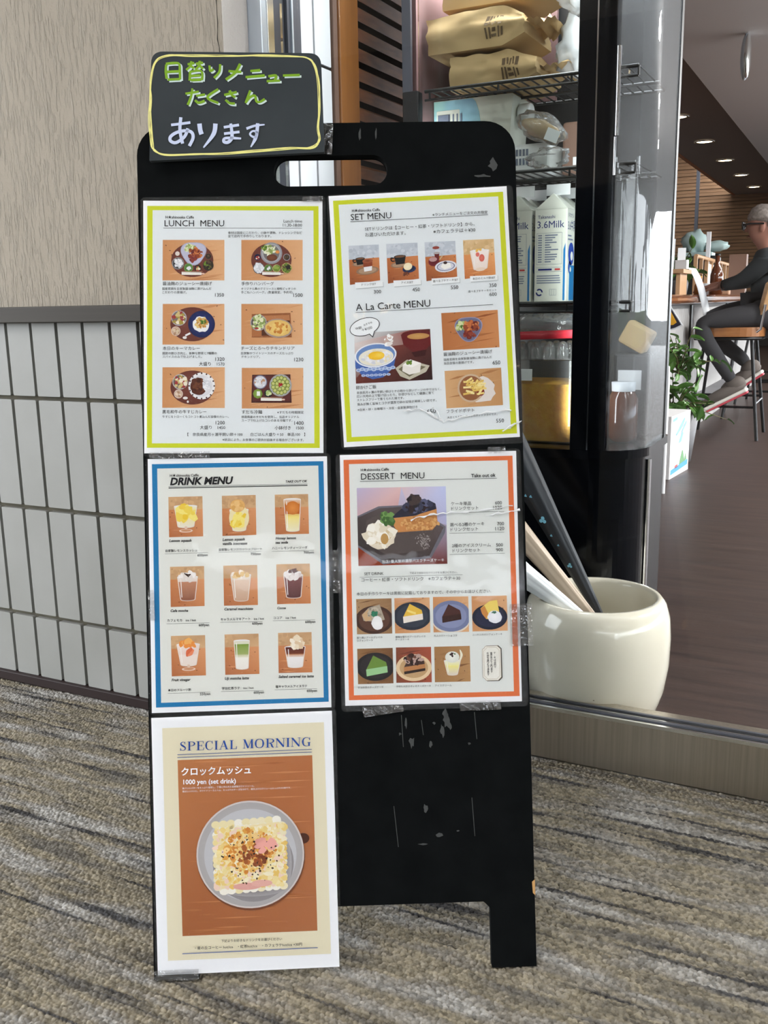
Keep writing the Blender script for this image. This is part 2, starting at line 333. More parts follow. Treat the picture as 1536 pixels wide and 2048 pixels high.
# ------------------------------------------------------------------ setting
def S(name, mb, mats, **k): return mb.build(name, mats, kind='structure', **k)
base_floor = MB().box((-4.5, -9.0, -0.05), (12.0, 1.49, -0.004)); base_floor.c = {i: (0.9, 0.9, 0.9, 1) for i in range(8)}
fo = S('floor', base_floor, 'carpet'); fo.data.color_attributes['Col'].name = 'Tone'
def carpet_pile(x0, x1, y0, y1, step, px=0.0052, py=0.0046, h=0.0060):
    """looped pile: rows of rounded tufts raised from the backing"""
    g = np.random.default_rng(5); nx = int((x1 - x0) / step); ny = int((y1 - y0) / step)
    X, Y = np.meshgrid(x0 + np.arange(nx + 1) * step, y0 + np.arange(ny + 1) * step)
    ncx = int((x1 - x0) / px) + 6; ncy = int((y1 - y0) / py) + 6
    J = (g.random((ncy, ncx, 2)) - 0.5) * np.array([px * 0.55, py * 0.5]); tone = 0.58 + 0.70 * g.random((ncy, ncx)); hh = 0.6 + 0.4 * g.random((ncy, ncx))
    best = np.full(X.shape, 9.0); T_ = np.ones(X.shape); H_ = np.ones(X.shape)
    cy = np.floor((Y - y0) / py).astype(int)
    for dj in (-1, 0, 1):
        r = np.clip(cy + dj + 2, 0, ncy - 1); sh = (r % 2) * 0.5
        cx = np.floor((X - x0) / px - sh).astype(int)
        for di in (-1, 0, 1, 2):
            c = np.clip(cx + di + 2, 0, ncx - 1)
            qx = x0 + (c - 2 + sh + 0.0) * px + J[r, c, 0]; qy = y0 + (r - 2 + 0.5) * py + J[r, c, 1]
            d = ((X - qx) / px) ** 2 + ((Y - qy) / py) ** 2; m_ = d < best
            best = np.where(m_, d, best); T_ = np.where(m_, tone[r, c], T_); H_ = np.where(m_, hh[r, c], H_)
    Z = h * (H_ * np.sqrt(np.clip(1 - best * 1.9, 0, 1)) - 1.0)
    co = np.stack([X, Y, Z], -1).reshape(-1, 3).astype(np.float32); n = co.shape[0]
    a = (np.arange(ny)[:, None] * (nx + 1) + np.arange(nx)[None, :]).reshape(-1); f = np.stack([a, a + 1, a + nx + 2, a + nx + 1], -1).reshape(-1).astype(np.int32); k = a.size
    me = bpy.data.meshes.new('carpet_pile'); me.vertices.add(n); me.vertices.foreach_set('co', co.reshape(-1)); me.loops.add(4 * k); me.loops.foreach_set('vertex_index', f)
    me.polygons.add(k); me.polygons.foreach_set('loop_start', (np.arange(k) * 4).astype(np.int32)); me.polygons.foreach_set('use_smooth', np.ones(k, dtype=bool))
    me.update(calc_edges=True); ca = me.color_attributes.new('Tone', 'FLOAT_COLOR', 'POINT'); t = T_.reshape(-1); ca.data.foreach_set('color', np.stack([t, t, t, np.ones(n)], -1).reshape(-1).astype(np.float32))
    me.materials.append(MATS['carpet']); ob = bpy.data.objects.new('floor_pile', me); COL.objects.link(ob); ob['kind'] = 'structure'; return ob
carpet_pile(-1.75, 0.20, 0.42, 1.477, 0.00125)
S('floor_inside', MB().box((-4.5, 1.49, -0.05), (12.0, 17.0, 0.0)), 'floor_vinyl')
S('ground', MB().box((-40, -40, -0.2), (40, 40, -0.06)), 'pavement')
S('ceiling', MB().box((-4.5, -9.0, 2.7), (12.0, 1.49, 2.8)), 'conc_ceiling')
S('wall_haze_block', MB().box((-4.5, -4.4, 0), (1.0, -4.2, 2.8)), 'opp_wall')  # unseen wall added to cut sky haze in the window glass
S('sky_blocker', MB().box((2.0, -16.0, -.06), (14.0, -14.0, 3.4)), 'sky_blocker_grey')  # unseen block added to keep sky reflections off the menu film
# left wall: stucco above, upright tiles below
WX1 = -0.957
S('wall_left', MB().box((-4.5, 1.36, 0.772), (WX1, 1.43, 2.7)).box((-4.5, 1.372, 0.0), (WX1, 1.43, 0.772)), ['stucco'])
S('wall_left_return', MB().box((WX1 - 0.0005, 1.3602, 0.772), (WX1 + 0.001, 1.43, 2.7)), 'stucco_lit')
crack = MB(); pts = []
for k in range(26):
    z = 1.10 + 0.012 * k; pts.append((-0.966 + 0.004 * noise.noise(Vector((0, 0, z * 40))), 1.3599, z))
crack.tube(pts, [0.0004 + 0.0008 * random.random() for _ in pts], 5)
S('wall_left_crack', crack, 'dark_recess')  # thin dark crack line in the stucco
tl = MB(); g = 0.0075; pitch = 0.0655
rows = [(0.742 + 0.006, 0.605), (0.597, 0.386), (0.377, 0.158), (0.149, 0.02)]
for ri, (z1, z0) in enumerate(rows):
    for k in range(52):
        x1 = -0.978 - k * pitch + 0.0; x0 = x1 - pitch + g
        d = 0.0012 * random.random()
        tl.prism(rrect(x0, z0, x1, z1, 0.0025, 2), [], XZ, -1.374, -1.3592 + d, 0)
S('wall_left_tiles', tl, 'tile', bevel=0.0018)
S('wall_left_grout', MB().box((-4.5, 1.368, 0.0), (WX1, 1.373, 0.76)), 'grout')
S('trim_1', MB().box((-4.5, 1.338, 0.744), (WX1 + 0.004, 1.362, 0.774)), 'metal_bronze', bevel=0.002)
S('baseboard_left', MB().box((-4.5, 1.349, 0.0), (WX1 + 0.003, 1.372, 0.02)), 'base_vinyl', bevel=0.002)
# glazed front
S('trim_2', MB().box((WX1, 1.478, 0.0), (4.5, 1.54, 0.092), 0).box((WX1, 1.4765, 0.088), (4.5, 1.482, 0.094), 1).box((WX1, 1.487, 0.0925), (4.5, 1.494, 0.096), 2).box((WX1, 1.508, 0.0925), (4.5, 1.513, 0.096), 2), ['metal_brushed', 'alu_edge', 'alu_dark'])
win = S('window_1', MB().box((-0.935, 1.497, 0.0935), (4.5, 1.505, 2.7)), 'window_glass')
fr = MB().box((WX1, 1.431, 0.0), (-0.930, 1.4615, 2.7), 0).box((-0.932, 1.448, 0.0), (-0.9285, 1.468, 2.7), 1).box((-0.957, 1.4615, 0), (-0.936, 1.512, 2.7), 2)
S('window_1_frame', fr, ['alu_light', 'alu_edge', 'alu_dark'], bevel=0.001)
S('window_1_lock_rail', MB().box((-0.9365, 1.512, 1.09), (-0.9300, 1.556, 2.7), 0).box((-0.9302, 1.522, 1.09), (-0.9270, 1.527, 2.7), 1), ['alu_dark', 'alu_light'])
# tiled return just inside the glass, wood post and slatted wall
ti = MB(); y = 1.4885
zz = [2.1, 1.875, 1.648, 1.421, 1.194, 0.967, 0.74, 0.513, 0.286, 0.06]
for r_ in range(len(zz) - 1):
    for k in range(3):
        y0 = 1.5135 + k * 0.0645 - 0.0645 * 0; ti.prism(rrect(y0 - 0.0215 if k == 0 else y0 - 0.0215, zz[r_ + 1] + 0.006, y0 + 0.0365, zz[r_], 0.0015, 2), [], YZ, -0.952, -0.9405, 0)
S('wall_inner_tiles', ti, 'tile_bright', bevel=0.001)
S('wall_inner', MB().box((-1.1, 1.513, 0.0), (-0.944, 1.69, 2.7)), 'dark_recess')
S('trim_3', MB().box((-1.0, 1.684, 0.0), (-0.936, 1.70, 2.7), 1).box((-1.0, 1.70, 0.0), (-0.932, 1.775, 2.7), 0), ['post_wood', 'brown_pack'], bevel=0.002)
sl = MB()
for k in range(60):
    z = 0.02 + k * 0.037; sl.obox((-0.955, 2.35, z + 0.012), 0.02, 1.15, 0.021, Matrix.Rotation(0.5, 3, 'Y'))
S('wall_slats', sl, 'slat_wood')
S('wall_slats_backing', MB().box((-1.05, 1.78, 0), (-0.985, 2.95, 2.7)), 'dark_recess')
# cafe shell
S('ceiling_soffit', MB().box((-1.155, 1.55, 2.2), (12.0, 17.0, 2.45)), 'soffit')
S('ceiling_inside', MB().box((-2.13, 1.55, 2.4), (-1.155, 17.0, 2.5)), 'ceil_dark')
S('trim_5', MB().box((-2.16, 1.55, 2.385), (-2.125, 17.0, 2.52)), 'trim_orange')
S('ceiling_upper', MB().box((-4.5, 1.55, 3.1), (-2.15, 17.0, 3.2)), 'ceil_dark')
S('wall_cafe_left', MB().box((-4.6, 1.55, 0), (-4.5, 17.0, 3.2)), 'opp_wall')
for k in range(26):
    S('reflection_bar', MB().box((12.0, -8.9 + 1.02 * k, -.05), (12.12, -8.9 + 1.02 * k + (.32 if k % 4 == 0 else .07), 3.1)), 'alu_dark')  # unseen bars added for dark upright streaks in the curved glass
for k in range(10):
    S('ceiling_lamp', MB().lathe([(.0001, 2.690), (.05, 2.690), (.07, 2.699)], (1.5 + 1.3 * (k // 2), -2.6 + 2.2 * (k % 2), 0), 16), 'lamp_glow')
S('reflection_block_yellow', MB().box((13.5, -3.2, 0), (13.6, -2.75, 1.5)), 'block_yellow')  # unseen block added for a yellow patch reflected in the curved glass
S('reflection_strip_green', MB().box((15, -12, -.06), (16, 16, .55)), 'strip_green')  # unseen strip added for a green band reflected in the curved glass
bl = MB().box((-5, 17.0, 0), (1.0, 17.1, 3.2), 1)
for k in range(52): bl.box((-5, 16.93 + 0.02 * (k % 2), 0.35 + k * 0.054), (1.0, 16.985, 0.35 + k * 0.054 + 0.047), 0)
S('wall_far', bl, ['blind', 'dark_recess'])
S('far_post', MB().box((-2.62, 16.2, 0), (-2.57, 16.25, 3.1)), 'alu_dark')  # grey upright post in front of the far blinds
o = empty('oval_pendant', (-0.735, 6.05, 2.2), 'slim upright oval chrome fitting hanging from the pale soffit', 'fitting')
MB().ell((-0.748, 6.06, 2.08), 0.026, 0.05, 0.122, 24).build('shell', 'alu_light', o)
MB().ell((-0.735, 6.035, 2.08), 0.020, 0.045, 0.116, 24).build('chrome_face', 'alu_edge', o)
names = ['downlight in the dark ceiling beside the fridge edge, nearest of the five', 'second downlight of the row in the dark ceiling', 'middle downlight of the row in the dark ceiling', 'fourth downlight of the row in the dark ceiling', 'farthest downlight of the row, above the seated customer']
for k, nm in enumerate(names):
    yk = 9.53 + 1.6 * k
    o = empty('downlight', (-1.735, yk, 2.4), 'round warm ' + nm, 'light', 'downlights in the cafe ceiling')
    MB().lathe([(0.105, -0.0005), (0.108, -0.012), (0.09, -0.016), (0.08, -0.008)], (-1.735, yk, 2.4), 24).build('trim_ring', 'alu_edge', o)
    MB().lathe([(0.0001, -0.010), (0.05, -0.012), (0.08, -0.008)], (-1.735, yk, 2.4), 24).build('lamp_lens', 'lamp_glow', o)
# ------------------------------------------------------------------ A-frame board
UA = math.radians(28.3074); TILT = math.radians(13.0)
BU = Vector((math.cos(UA), math.sin(UA), 0)); BNH = Vector((math.sin(UA), -math.cos(UA), 0))
BV = Vector((0, 0, 1)) * math.cos(TILT) - BNH * math.sin(TILT); BN = BU.cross(BV)
BO = Vector((-0.6891, 0.7479, 0.0))
BR = Matrix(((BU.x, BV.x, BN.x), (BU.y, BV.y, BN.y), (BU.z, BV.z, BN.z)))
def uv(px, py, wofs=0.0):
    d = ray(px, py); o = BO + BN * wofs; p = EYE + d * ((o - EYE).dot(BN) / d.dot(BN)) - BO
    return p.dot(BU), p.dot(BV)
def BF(u, v, w): return BO + BU * u + BV * v + BN * w
TL = uv(279, 246); TR = uv(1041, 241)
W0, W1, HT = 0.0, uv(1062, 1500)[0], TR[1]
XR = uv(1041, 300)[0]
hx0, hy1 = uv(547.6, 341); hx1, _ = uv(774.4, 341); hy1 = uv(660, 311)[1]; hy0 = uv(660, 371.8)[1]
lx0 = uv(982, 1860)[0]; oy = uv(850, 1807)[1]; rc = 0.036
def panel_outline(l, r):
    out = rrect(l, 0.3, r, HT, rc, 8, rs=(rc, rc, 0, 0))
    lw = W1 - lx0
    bot = [(l, 0.0), (l + lw, 0.0)] + [(l + lw, oy - 0.008), (l + lw + 0.008, oy)] + [(r - lw - 0.008, oy), (r - lw, oy - 0.008)] + [(r - lw, 0.0), (r, 0.0)]
    top = [p for p in out if p[1] > 0.31]
    return bot + top
board = empty('a_frame_sign', BF(W1 / 2, 0, 0), 'black painted A-frame board covered with laminated menus, standing on carpet', 'sign board', None, BR)
hole = rrect(hx0, hy0, hx1, hy1, (hy1 - hy0) / 2 - 0.0005, 8)
hole2 = rrect(hx0 - 0.001, hy0 - 0.012, hx1 + 0.001, hy1 + 0.002, (hy1 - hy0) / 2 - 0.0005, 8)
MB().prism(panel_outline(0.0, W1), [hole[::-1]], BF, -0.012, 0.0).build('front_panel', 'black_paint', board, bevel=0.0012)
topv = BF(0, HT, -0.014); RV = Vector((0, 0, 1)) * math.cos(TILT) + BNH * math.sin(TILT); RN = BU.cross(RV)
def RF(u, v, w): return topv + BU * u + RV * (v - HT) + RN * w
MB().prism(panel_outline(0.0, W1), [hole2[::-1]], RF, -0.012, 0.0).build('rear_panel', 'black_paint', board, bevel=0.0012)
for hu in (0.10, W1 - 0.10):
    MB().tube([BF(hu - 0.025, HT + 0.001, -0.013), BF(hu + 0.025, HT + 0.001, -0.013)], 0.004, 10).build('hinge', 'wire', board)
for su in (0.05, W1 - 0.05): MB().tube([BF(su, 0.30, -0.012), RF(su, 0.30, 0.0)], 0.0025, 8).build('spreader_cord', 'wire', board)
# scuffs and tape marks on the bare lower half, chipped edge
sc = MB(); rnd = random.Random(3)
def scuff(px, py, r, n=9, sx=1, sy=1):
    c = [(px + r * sx * math.cos(2 * PI * k / n) * (0.5 + rnd.random()), py + r * sy * math.sin(2 * PI * k / n) * (0.5 + rnd.random())) for k in range(n)]
    q = [BF(*uv(*p), 0.0003) for p in c]; ce = sum(q, Vector()) / n; sc.add([ce] + q, [(0, 1 + (k + 1) % n, 1 + k) for k in range(n)])
for a in ((824, 1485, 5, 9, 1, 2.2), (812, 1448, 4, 9, .5, 2.5), (861, 1490, 3, 9, 1, 2), (893, 1440, 8, 12, .7, 2), (884, 1462, 5, 12, .8, 2.2), (900, 1452, 4, 9, .8, 1.6), (868, 1446, 3, 8), (939, 1487, 3), (851, 1617, 4, 9, 1, 2), (878, 1671, 5, 8, 1.3, .8), (916, 1661, 3, 7, 1, .6), (890, 1428, 5, 12, 1, 1.6), (846, 1688, 7, 8, 1.4, .25), (800, 1468, 3), (720, 270, 6, 9, .4, 2), (752, 268, 5, 9, .3, 2), (985, 330, 8, 9, 1, 1.5), (965, 352, 10, 9, 1.4, .3)): scuff(*a)
for x0, y0, x1, y1 in ((787, 1612, 796, 1694), (943, 1595, 949, 1672), (802, 1430, 806, 1494), (948, 1424, 953, 1478), (842, 1440, 846, 1470)):
    u0 = uv(x0, y0); u1 = uv(x1, y1); sc.add([BF(u0[0], u0[1], .0003), BF(u1[0], u1[1], .0003), BF(u1[0] + .0008, u1[1], .0003), BF(u0[0] + .0008, u0[1], .0003)], [(0, 1, 2, 3)])
sc.build('scuff_marks', 'panel_scuff', board)
c0 = uv(1073, 1775)
ch = MB(); ch.add([BF(W1 - 0.003, c0[1] + 0.007, 0.0004), BF(W1 - 0.0022, c0[1] - 0.006, 0.0004), BF(W1 + 0.0006, c0[1] - 0.009, 0.0004), BF(W1 + 0.0006, c0[1] + 0.010, 0.0004)], [(0, 1, 2, 3)])
ch.add([BF(W1 + 0.0006, c0[1] - 0.009, 0.0004), BF(W1 + 0.0006, c0[1] - 0.009, -0.012), BF(W1 + 0.0006, c0[1] + 0.01, -0.012), BF(W1 + 0.0006, c0[1] + 0.01, 0.0004)], [(0, 1, 2, 3)])
ch.build('chipped_edge', 'raw_ply', board)

# ------------------------------------------------------------------ printing kit (flat inks on the sheets)
TEXTS = []          # (mb, fn, string, col, layer, bold, ital)
class Ink:
    """flat printed shapes on the board plane; points in photograph pixels through the crop transform"""
    def __init__(s, w0=0.0004): s.w = w0; s.t = (0, 0, 1); s.mb = MB(); s.wo = 0.0; s.lw = 1.0
    def crop(s, ox, oy_, k): s.t = (ox, oy_, k); return s
    def P2(s, x, y): return uv(s.t[0] + x / s.t[2], s.t[1] + y / s.t[2], s.wo)
    def up(s): s.w += 0.00001; return s.w
    def poly(s, pts, col, cols=None):
        w_ = s.up(); q = [BF(*s.P2(*p), w_) for p in pts]
        fl = sum(((pts[i][0] * pts[(i + 1) % len(pts)][1] - pts[(i + 1) % len(pts)][0] * pts[i][1]) for i in range(len(pts))))
        f = tuple(range(len(q))); f = f if fl < 0 else f[::-1]
        s.mb.add(q, [f], 0, False, cols or [col] * len(q)); return s
    def frame(s, o, i, col):
        w_ = s.up(); q = [BF(*s.P2(*p), w_) for p in list(o) + list(i)]
        s.mb.add(q, [(k, k + 4, (k + 1) % 4 + 4, (k + 1) % 4) for k in range(4)], 0, False, [col] * 8); return s
    def line(s, x0, y0, x1, y1, wd, col):
        h = wd * s.lw / 2; dx, dy = x1 - x0, y1 - y0; l = math.hypot(dx, dy); nx, ny = -dy / l * h, dx / l * h
        return s.poly([(x0 + nx, y0 + ny), (x1 + nx, y1 + ny), (x1 - nx, y1 - ny), (x0 - nx, y0 - ny)], col)
    def rib(s, pts, wd, col, sub=5, closed=False):
        """brush stroke along points, width wd or list"""
        n = len(pts); ws = wd if isinstance(wd, (list, tuple)) else [wd] * n
        P = []; Wd = []
        def g(i): return pts[i % n] if closed else pts[max(0, min(n - 1, i))]
        for i in range(n if closed else n - 1):
            for k in range(sub):
                t = k / sub; a, b, c, d = g(i - 1), g(i), g(i + 1), g(i + 2)
                P.append(tuple(0.5 * (2 * b[j] + (c[j] - a[j]) * t + (2 * a[j] - 5 * b[j] + 4 * c[j] - d[j]) * t * t + (3 * b[j] - a[j] - 3 * c[j] + d[j]) * t ** 3) for j in (0, 1)))
                Wd.append(ws[i] * (1 - t) + ws[(i + 1) % n] * t)
        if not closed: P.append(pts[-1]); Wd.append(ws[-1])
        w_ = s.up(); q = []; m = len(P)
        for i in range(m):
            a = P[i - 1] if (i or closed) else P[0]; b = P[(i + 1) % m] if (i < m - 1 or closed) else P[-1]
            dx, dy = b[0] - a[0], b[1] - a[1]; l = math.hypot(dx, dy) or 1; h = Wd[i] * s.lw / 2
            q.append(BF(*s.P2(P[i][0] - dy / l * h, P[i][1] + dx / l * h), w_)); q.append(BF(*s.P2(P[i][0] + dy / l * h, P[i][1] - dx / l * h), w_))
        fs = [(2 * i, 2 * i + 2, 2 * i + 3, 2 * i + 1) for i in range(m - 1)] + ([(2 * m - 2, 0, 1, 2 * m - 1)] if closed else [])
        s.mb.add(q, [f for f in fs], 0, False, [col] * len(q)); return s
    def text(s, st, x0, y0, x1, y1, col=None, bold=0, ital=0, hs=1.0):
        TEXTS.append((s.mb, s.P2(x0, y0), s.P2(x1, y1), st, col or K_, s.w + 0.0003, bold, ital, hs)); return s
    # --- photo thumbnails: unit square (s right, t down) in a pixel quad
    def quad(s, *q): s.q = q; s.lw = 0.26; return s
    def M(s, a, b):
        (x0, y0), (x1, y1), (x2, y2), (x3, y3) = s.q
        return (x0 * (1 - a) * (1 - b) + x1 * a * (1 - b) + x2 * a * b + x3 * (1 - a) * b, y0 * (1 - a) * (1 - b) + y1 * a * (1 - b) + y2 * a * b + y3 * (1 - a) * b)
    def asp(s):
        (x0, y0), (x1, y1), _, (x3, y3) = s.q; return math.hypot(x1 - x0, y1 - y0) / math.hypot(x3 - x0, y3 - y0)
    def pp(s, pts, col, cols=None): return s.poly([s.M(*p) for p in pts], col, cols)
    def e(s, cx, cy, rx, ry, col, ctr=None, n=22, rot=0.0, clip=True, jit=0.0):
        """ellipse; radii in units of photo height; optional centre tone"""
        A = s.asp(); w_ = s.up(); q = []; 
        for k in range(n):
            a = -2 * PI * k / n; j = 1 + jit * (rnd.random() - .5); x = rx * math.cos(a) * j; y = ry * math.sin(a) * j
            X = cx + (x * math.cos(rot) - y * math.sin(rot)) / A; Y = cy + x * math.sin(rot) + y * math.cos(rot)
            q.append((min(1, max(0, X)), min(1, max(0, Y))) if clip else (X, Y))
        q = [(min(1, max(0, cx)), min(1, max(0, cy)))] + q
        s.mb.add([BF(*s.P2(*s.M(*p)), w_) for p in q], [(0, 1 + (k + 1) % n, 1 + k)[::-1] for k in range(n)], 0, False, [ctr or col] + [col] * n); return s
    def dots(s, cx, cy, rx, ry, n, cols, r, sq=1.0, rect=False):
        A = s.asp(); w0 = s.w
        for k in range(n):
            a = 2 * PI * rnd.random(); d = math.sqrt(rnd.random())
            x, y = (cx + (2 * rnd.random() - 1) * rx / A, cy + (2 * rnd.random() - 1) * ry) if rect else (cx + rx * d * math.cos(a) / A, cy + ry * d * math.sin(a))
            s.w = w0 + 0.00002 * k / n; rr = r * (0.5 + rnd.random())
            s.e(x, y, rr, rr * sq * (0.6 + 0.6 * rnd.random()), rnd.choice(cols), None, 7, rnd.random() * 3, True, 0.5)
        s.w = w0 + 0.00003; return s
    def table(s, a=(206, 146, 96), b=(224, 174, 128), c=(186, 120, 74), n=14, knots=7):
        s.pp([(0, 0), (1, 0), (1, 1), (0, 1)], None, [L(*a), L(*b), L(*b), L(*a)])
        for k in range(n):
            y = rnd.random(); x = rnd.random() * .6; l = .25 + .4 * rnd.random(); h = .01 + .03 * rnd.random()
            t_ = rnd.random(); co = L(*[p + (q - p) * t_ for p, q in zip(rnd.choice((a, c)), b)])
            x1 = min(1, x + l); s.pp([(x, min(1, y + .1)), ((x + x1) / 2, min(1, max(0, y + .05 - h))), (x1, min(1, y)), ((x + x1) / 2, min(1, y + .05 + h))], co)
        for k in range(knots): s.e(rnd.random(), rnd.random(), .012 + .014 * rnd.random(), .01, L(*[v * .45 for v in c]), None, 7, rnd.random() * 3)
        return s
K_ = L(26, 26, 30); GREY = L(70, 72, 76); WHT = L(244, 246, 250)
def bowl(k, x, y, r, rim, inn, food, n=40, fr_=.72, sz=.03):
    k.e(x, y, r, r, rim); k.e(x, y, r * .88, r * .88, inn, None); k.dots(x, y, r * fr_, r * fr_, n, food, sz); return k
SALAD = [L(176, 196, 120), L(214, 222, 170), L(140, 160, 90), L(232, 232, 200)]; FRY = [L(196, 110, 60), L(150, 72, 42), L(214, 134, 78), L(110, 44, 40)]
RICE = [L(240, 240, 244), L(228, 230, 234), L(214, 216, 222)]; PICK = [L(210, 190, 130), L(170, 150, 70), L(240, 230, 210), L(160, 60, 60)]
DK = [L(60, 50, 40), L(40, 36, 34), L(96, 76, 54)]; CURRY = [L(92, 50, 34), L(74, 38, 28), L(112, 66, 42)]; GREENS = [L(110, 140, 50), L(150, 170, 80), L(70, 110, 44)]
def set_tray(k, cx=.48, rx=.52):
    k.e(cx, .5, rx, .42, L(106, 56, 46), L(122, 66, 54), 30)
def chopsticks(k, x0=.31, x1=.68, y=.835):
    k.pp([(x0, y - .04), (x1 - .05, y - .03), (x1 - .05, y + .035), (x0, y + .03)], L(238, 234, 228)); k.pp([(x1 - .05, y - .02), (x1, y - .015), (x1, y + .02), (x1 - .05, y + .025)], L(226, 190, 170))
    k.line(*k.M(x0, y - .05), *k.M(x1 - .03, y - .055), 3, L(200, 150, 120))
def leaf_bowl(k, x, y, r, col=L(176, 176, 200), inn=L(192, 192, 214)):
    for c_, q in ((col, 1.0), (inn, .93)):
        pts = []
        for j in range(30):
            a = 2 * PI * j / 30; rr = r * q * (1 + .10 * math.cos(3 * (a - PI / 2)))
            pts.append((x + rr * math.cos(a) / k.asp(), y + rr * .92 * math.sin(a)))
        k.pp(pts, c_)
def ph_karaage(k):
    k.table(); set_tray(k); leaf_bowl(k, .5, .32, .31); k.dots(.44, .2, .12, .1, 50, SALAD, .03); k.dots(.53, .33, .17, .13, 80, FRY, .035); k.dots(.49, .45, .1, .08, 30, [L(110, 40, 50), L(140, 60, 50)], .03)
    k.e(.24, .34, .055, .055, L(226, 216, 208)); bowl(k, .25, .58, .15, L(150, 150, 150), L(70, 70, 74), RICE, 50, .66); bowl(k, .42, .69, .11, L(120, 160, 84), L(86, 130, 60), RICE, 10, .35); bowl(k, .57, .70, .085, L(50, 44, 40), L(34, 32, 30), PICK, 14, .6); bowl(k, .74, .41, .075, L(120, 90, 74), L(30, 26, 26), DK, 6, .3); bowl(k, .74, .63, .13, L(44, 38, 34), L(54, 50, 36), DK + GREENS[:1], 26, .7); chopsticks(k)
def ph_hamburg(k):
    k.table(); set_tray(k, .49, .5); k.e(.49, .33, .27, .27, L(150, 150, 156)); k.e(.49, .33, .235, .235, L(172, 172, 176)); k.e(.49, .33, .2, .2, L(120, 116, 116)); k.dots(.46, .25, .15, .12, 60, SALAD + [L(236, 240, 220)], .035); k.dots(.37, .2, .06, .06, 14, GREENS, .03); k.e(.5, .44, .13, .085, L(106, 62, 44), L(130, 78, 52)); k.e(.59, .3, .05, .04, L(226, 150, 80))
    bowl(k, .265, .43, .08, L(36, 44, 84), L(20, 26, 56), PICK, 10, .5); bowl(k, .74, .43, .085, L(180, 180, 186), L(70, 60, 56), DK, 8, .5); bowl(k, .285, .7, .14, L(90, 90, 94), L(200, 204, 210), RICE, 40, .8); bowl(k, .44, .71, .1, L(120, 150, 90), L(86, 120, 60), RICE, 8, .35); bowl(k, .575, .71, .1, L(190, 180, 130), L(130, 150, 70), GREENS, 20, .7); bowl(k, .74, .7, .13, L(206, 180, 120), L(90, 96, 50), DK + GREENS, 26, .75); chopsticks(k, .34, .69)
def ph_keema(k):
    k.table(); set_tray(k, .48, .54); k.e(.63, .5, .33, .33, L(26, 36, 84), L(34, 46, 104), 30); k.e(.63, .5, .27, .27, L(30, 42, 98)); k.e(.62, .5, .2, .2, L(240, 240, 240), None, 18, 0, True, .2); k.dots(.63, .47, .15, .12, 60, [L(214, 170, 90), L(190, 130, 60), L(230, 200, 130)], .03); k.dots(.66, .44, .07, .05, 20, GREENS, .02)
    bowl(k, .265, .35, .19, L(176, 174, 182), L(120, 110, 110), PICK, 40, .75, .04); bowl(k, .215, .67, .115, L(226, 206, 190), L(200, 170, 150), [L(220, 200, 170), L(180, 140, 110)], 14, .6); k.e(.36, .83, .05, .035, L(232, 230, 228)); k.line(*k.M(.37, .78), *k.M(.45, .72), 14, L(240, 240, 242))
def ph_doria(k):
    k.table(); k.pp([(.17, .25), (.8, .22), (.82, .82), (.17, .82)], L(150, 92, 54)); k.pp([(.2, .3), (.78, .27), (.79, .4), (.2, .42)], L(186, 124, 80)); k.pp([(.2, .43), (.79, .41), (.8, .77), (.2, .78)], L(84, 48, 30)); k.pp([(.17, .6), (.33, .6), (.33, .8), (.17, .8)], L(176, 112, 68)); bowl(k, .28, .46, .2, L(170, 166, 170), L(90, 80, 78), SALAD, 40, .8, .045); k.e(.25, .6, .05, .025, L(170, 50, 50)); k.e(.6, .6, .35, .235, L(170, 150, 140), None, 30, .06); k.e(.6, .595, .315, .2, L(226, 190, 110), L(240, 206, 130), 30, .06, True, .06); k.dots(.6, .595, .24, .13, 40, [L(212, 150, 70), L(236, 206, 120), L(200, 130, 56)], .035)
def ph_curry(k):
    k.table(); set_tray(k, .48, .54); k.e(.63, .46, .33, .33, L(238, 238, 240), None, 30)
    for j in range(16): a = 2 * PI * j / 16; k.e(.63 + .31 * math.cos(a) / k.asp(), .46 + .31 * math.sin(a), .022, .022, L(70, 40, 40), None, 6)
    k.e(.63, .46, .265, .265, L(222, 222, 226), L(236, 236, 240)); k.e(.58, .47, .2, .22, L(88, 46, 34), L(110, 60, 44), 22, 0, True, .1); k.dots(.57, .46, .16, .17, 40, CURRY, .04); k.dots(.71, .42, .09, .15, 60, RICE, .03)
    bowl(k, .285, .36, .19, L(190, 184, 182), L(110, 100, 96), PICK, 44, .78, .04); bowl(k, .26, .66, .11, L(226, 206, 196), L(206, 180, 160), [L(230, 210, 190), L(180, 140, 110)], 12, .5); k.e(.37, .76, .06, .035, L(236, 232, 228)); k.e(.41, .85, .025, .03, L(236, 232, 228))
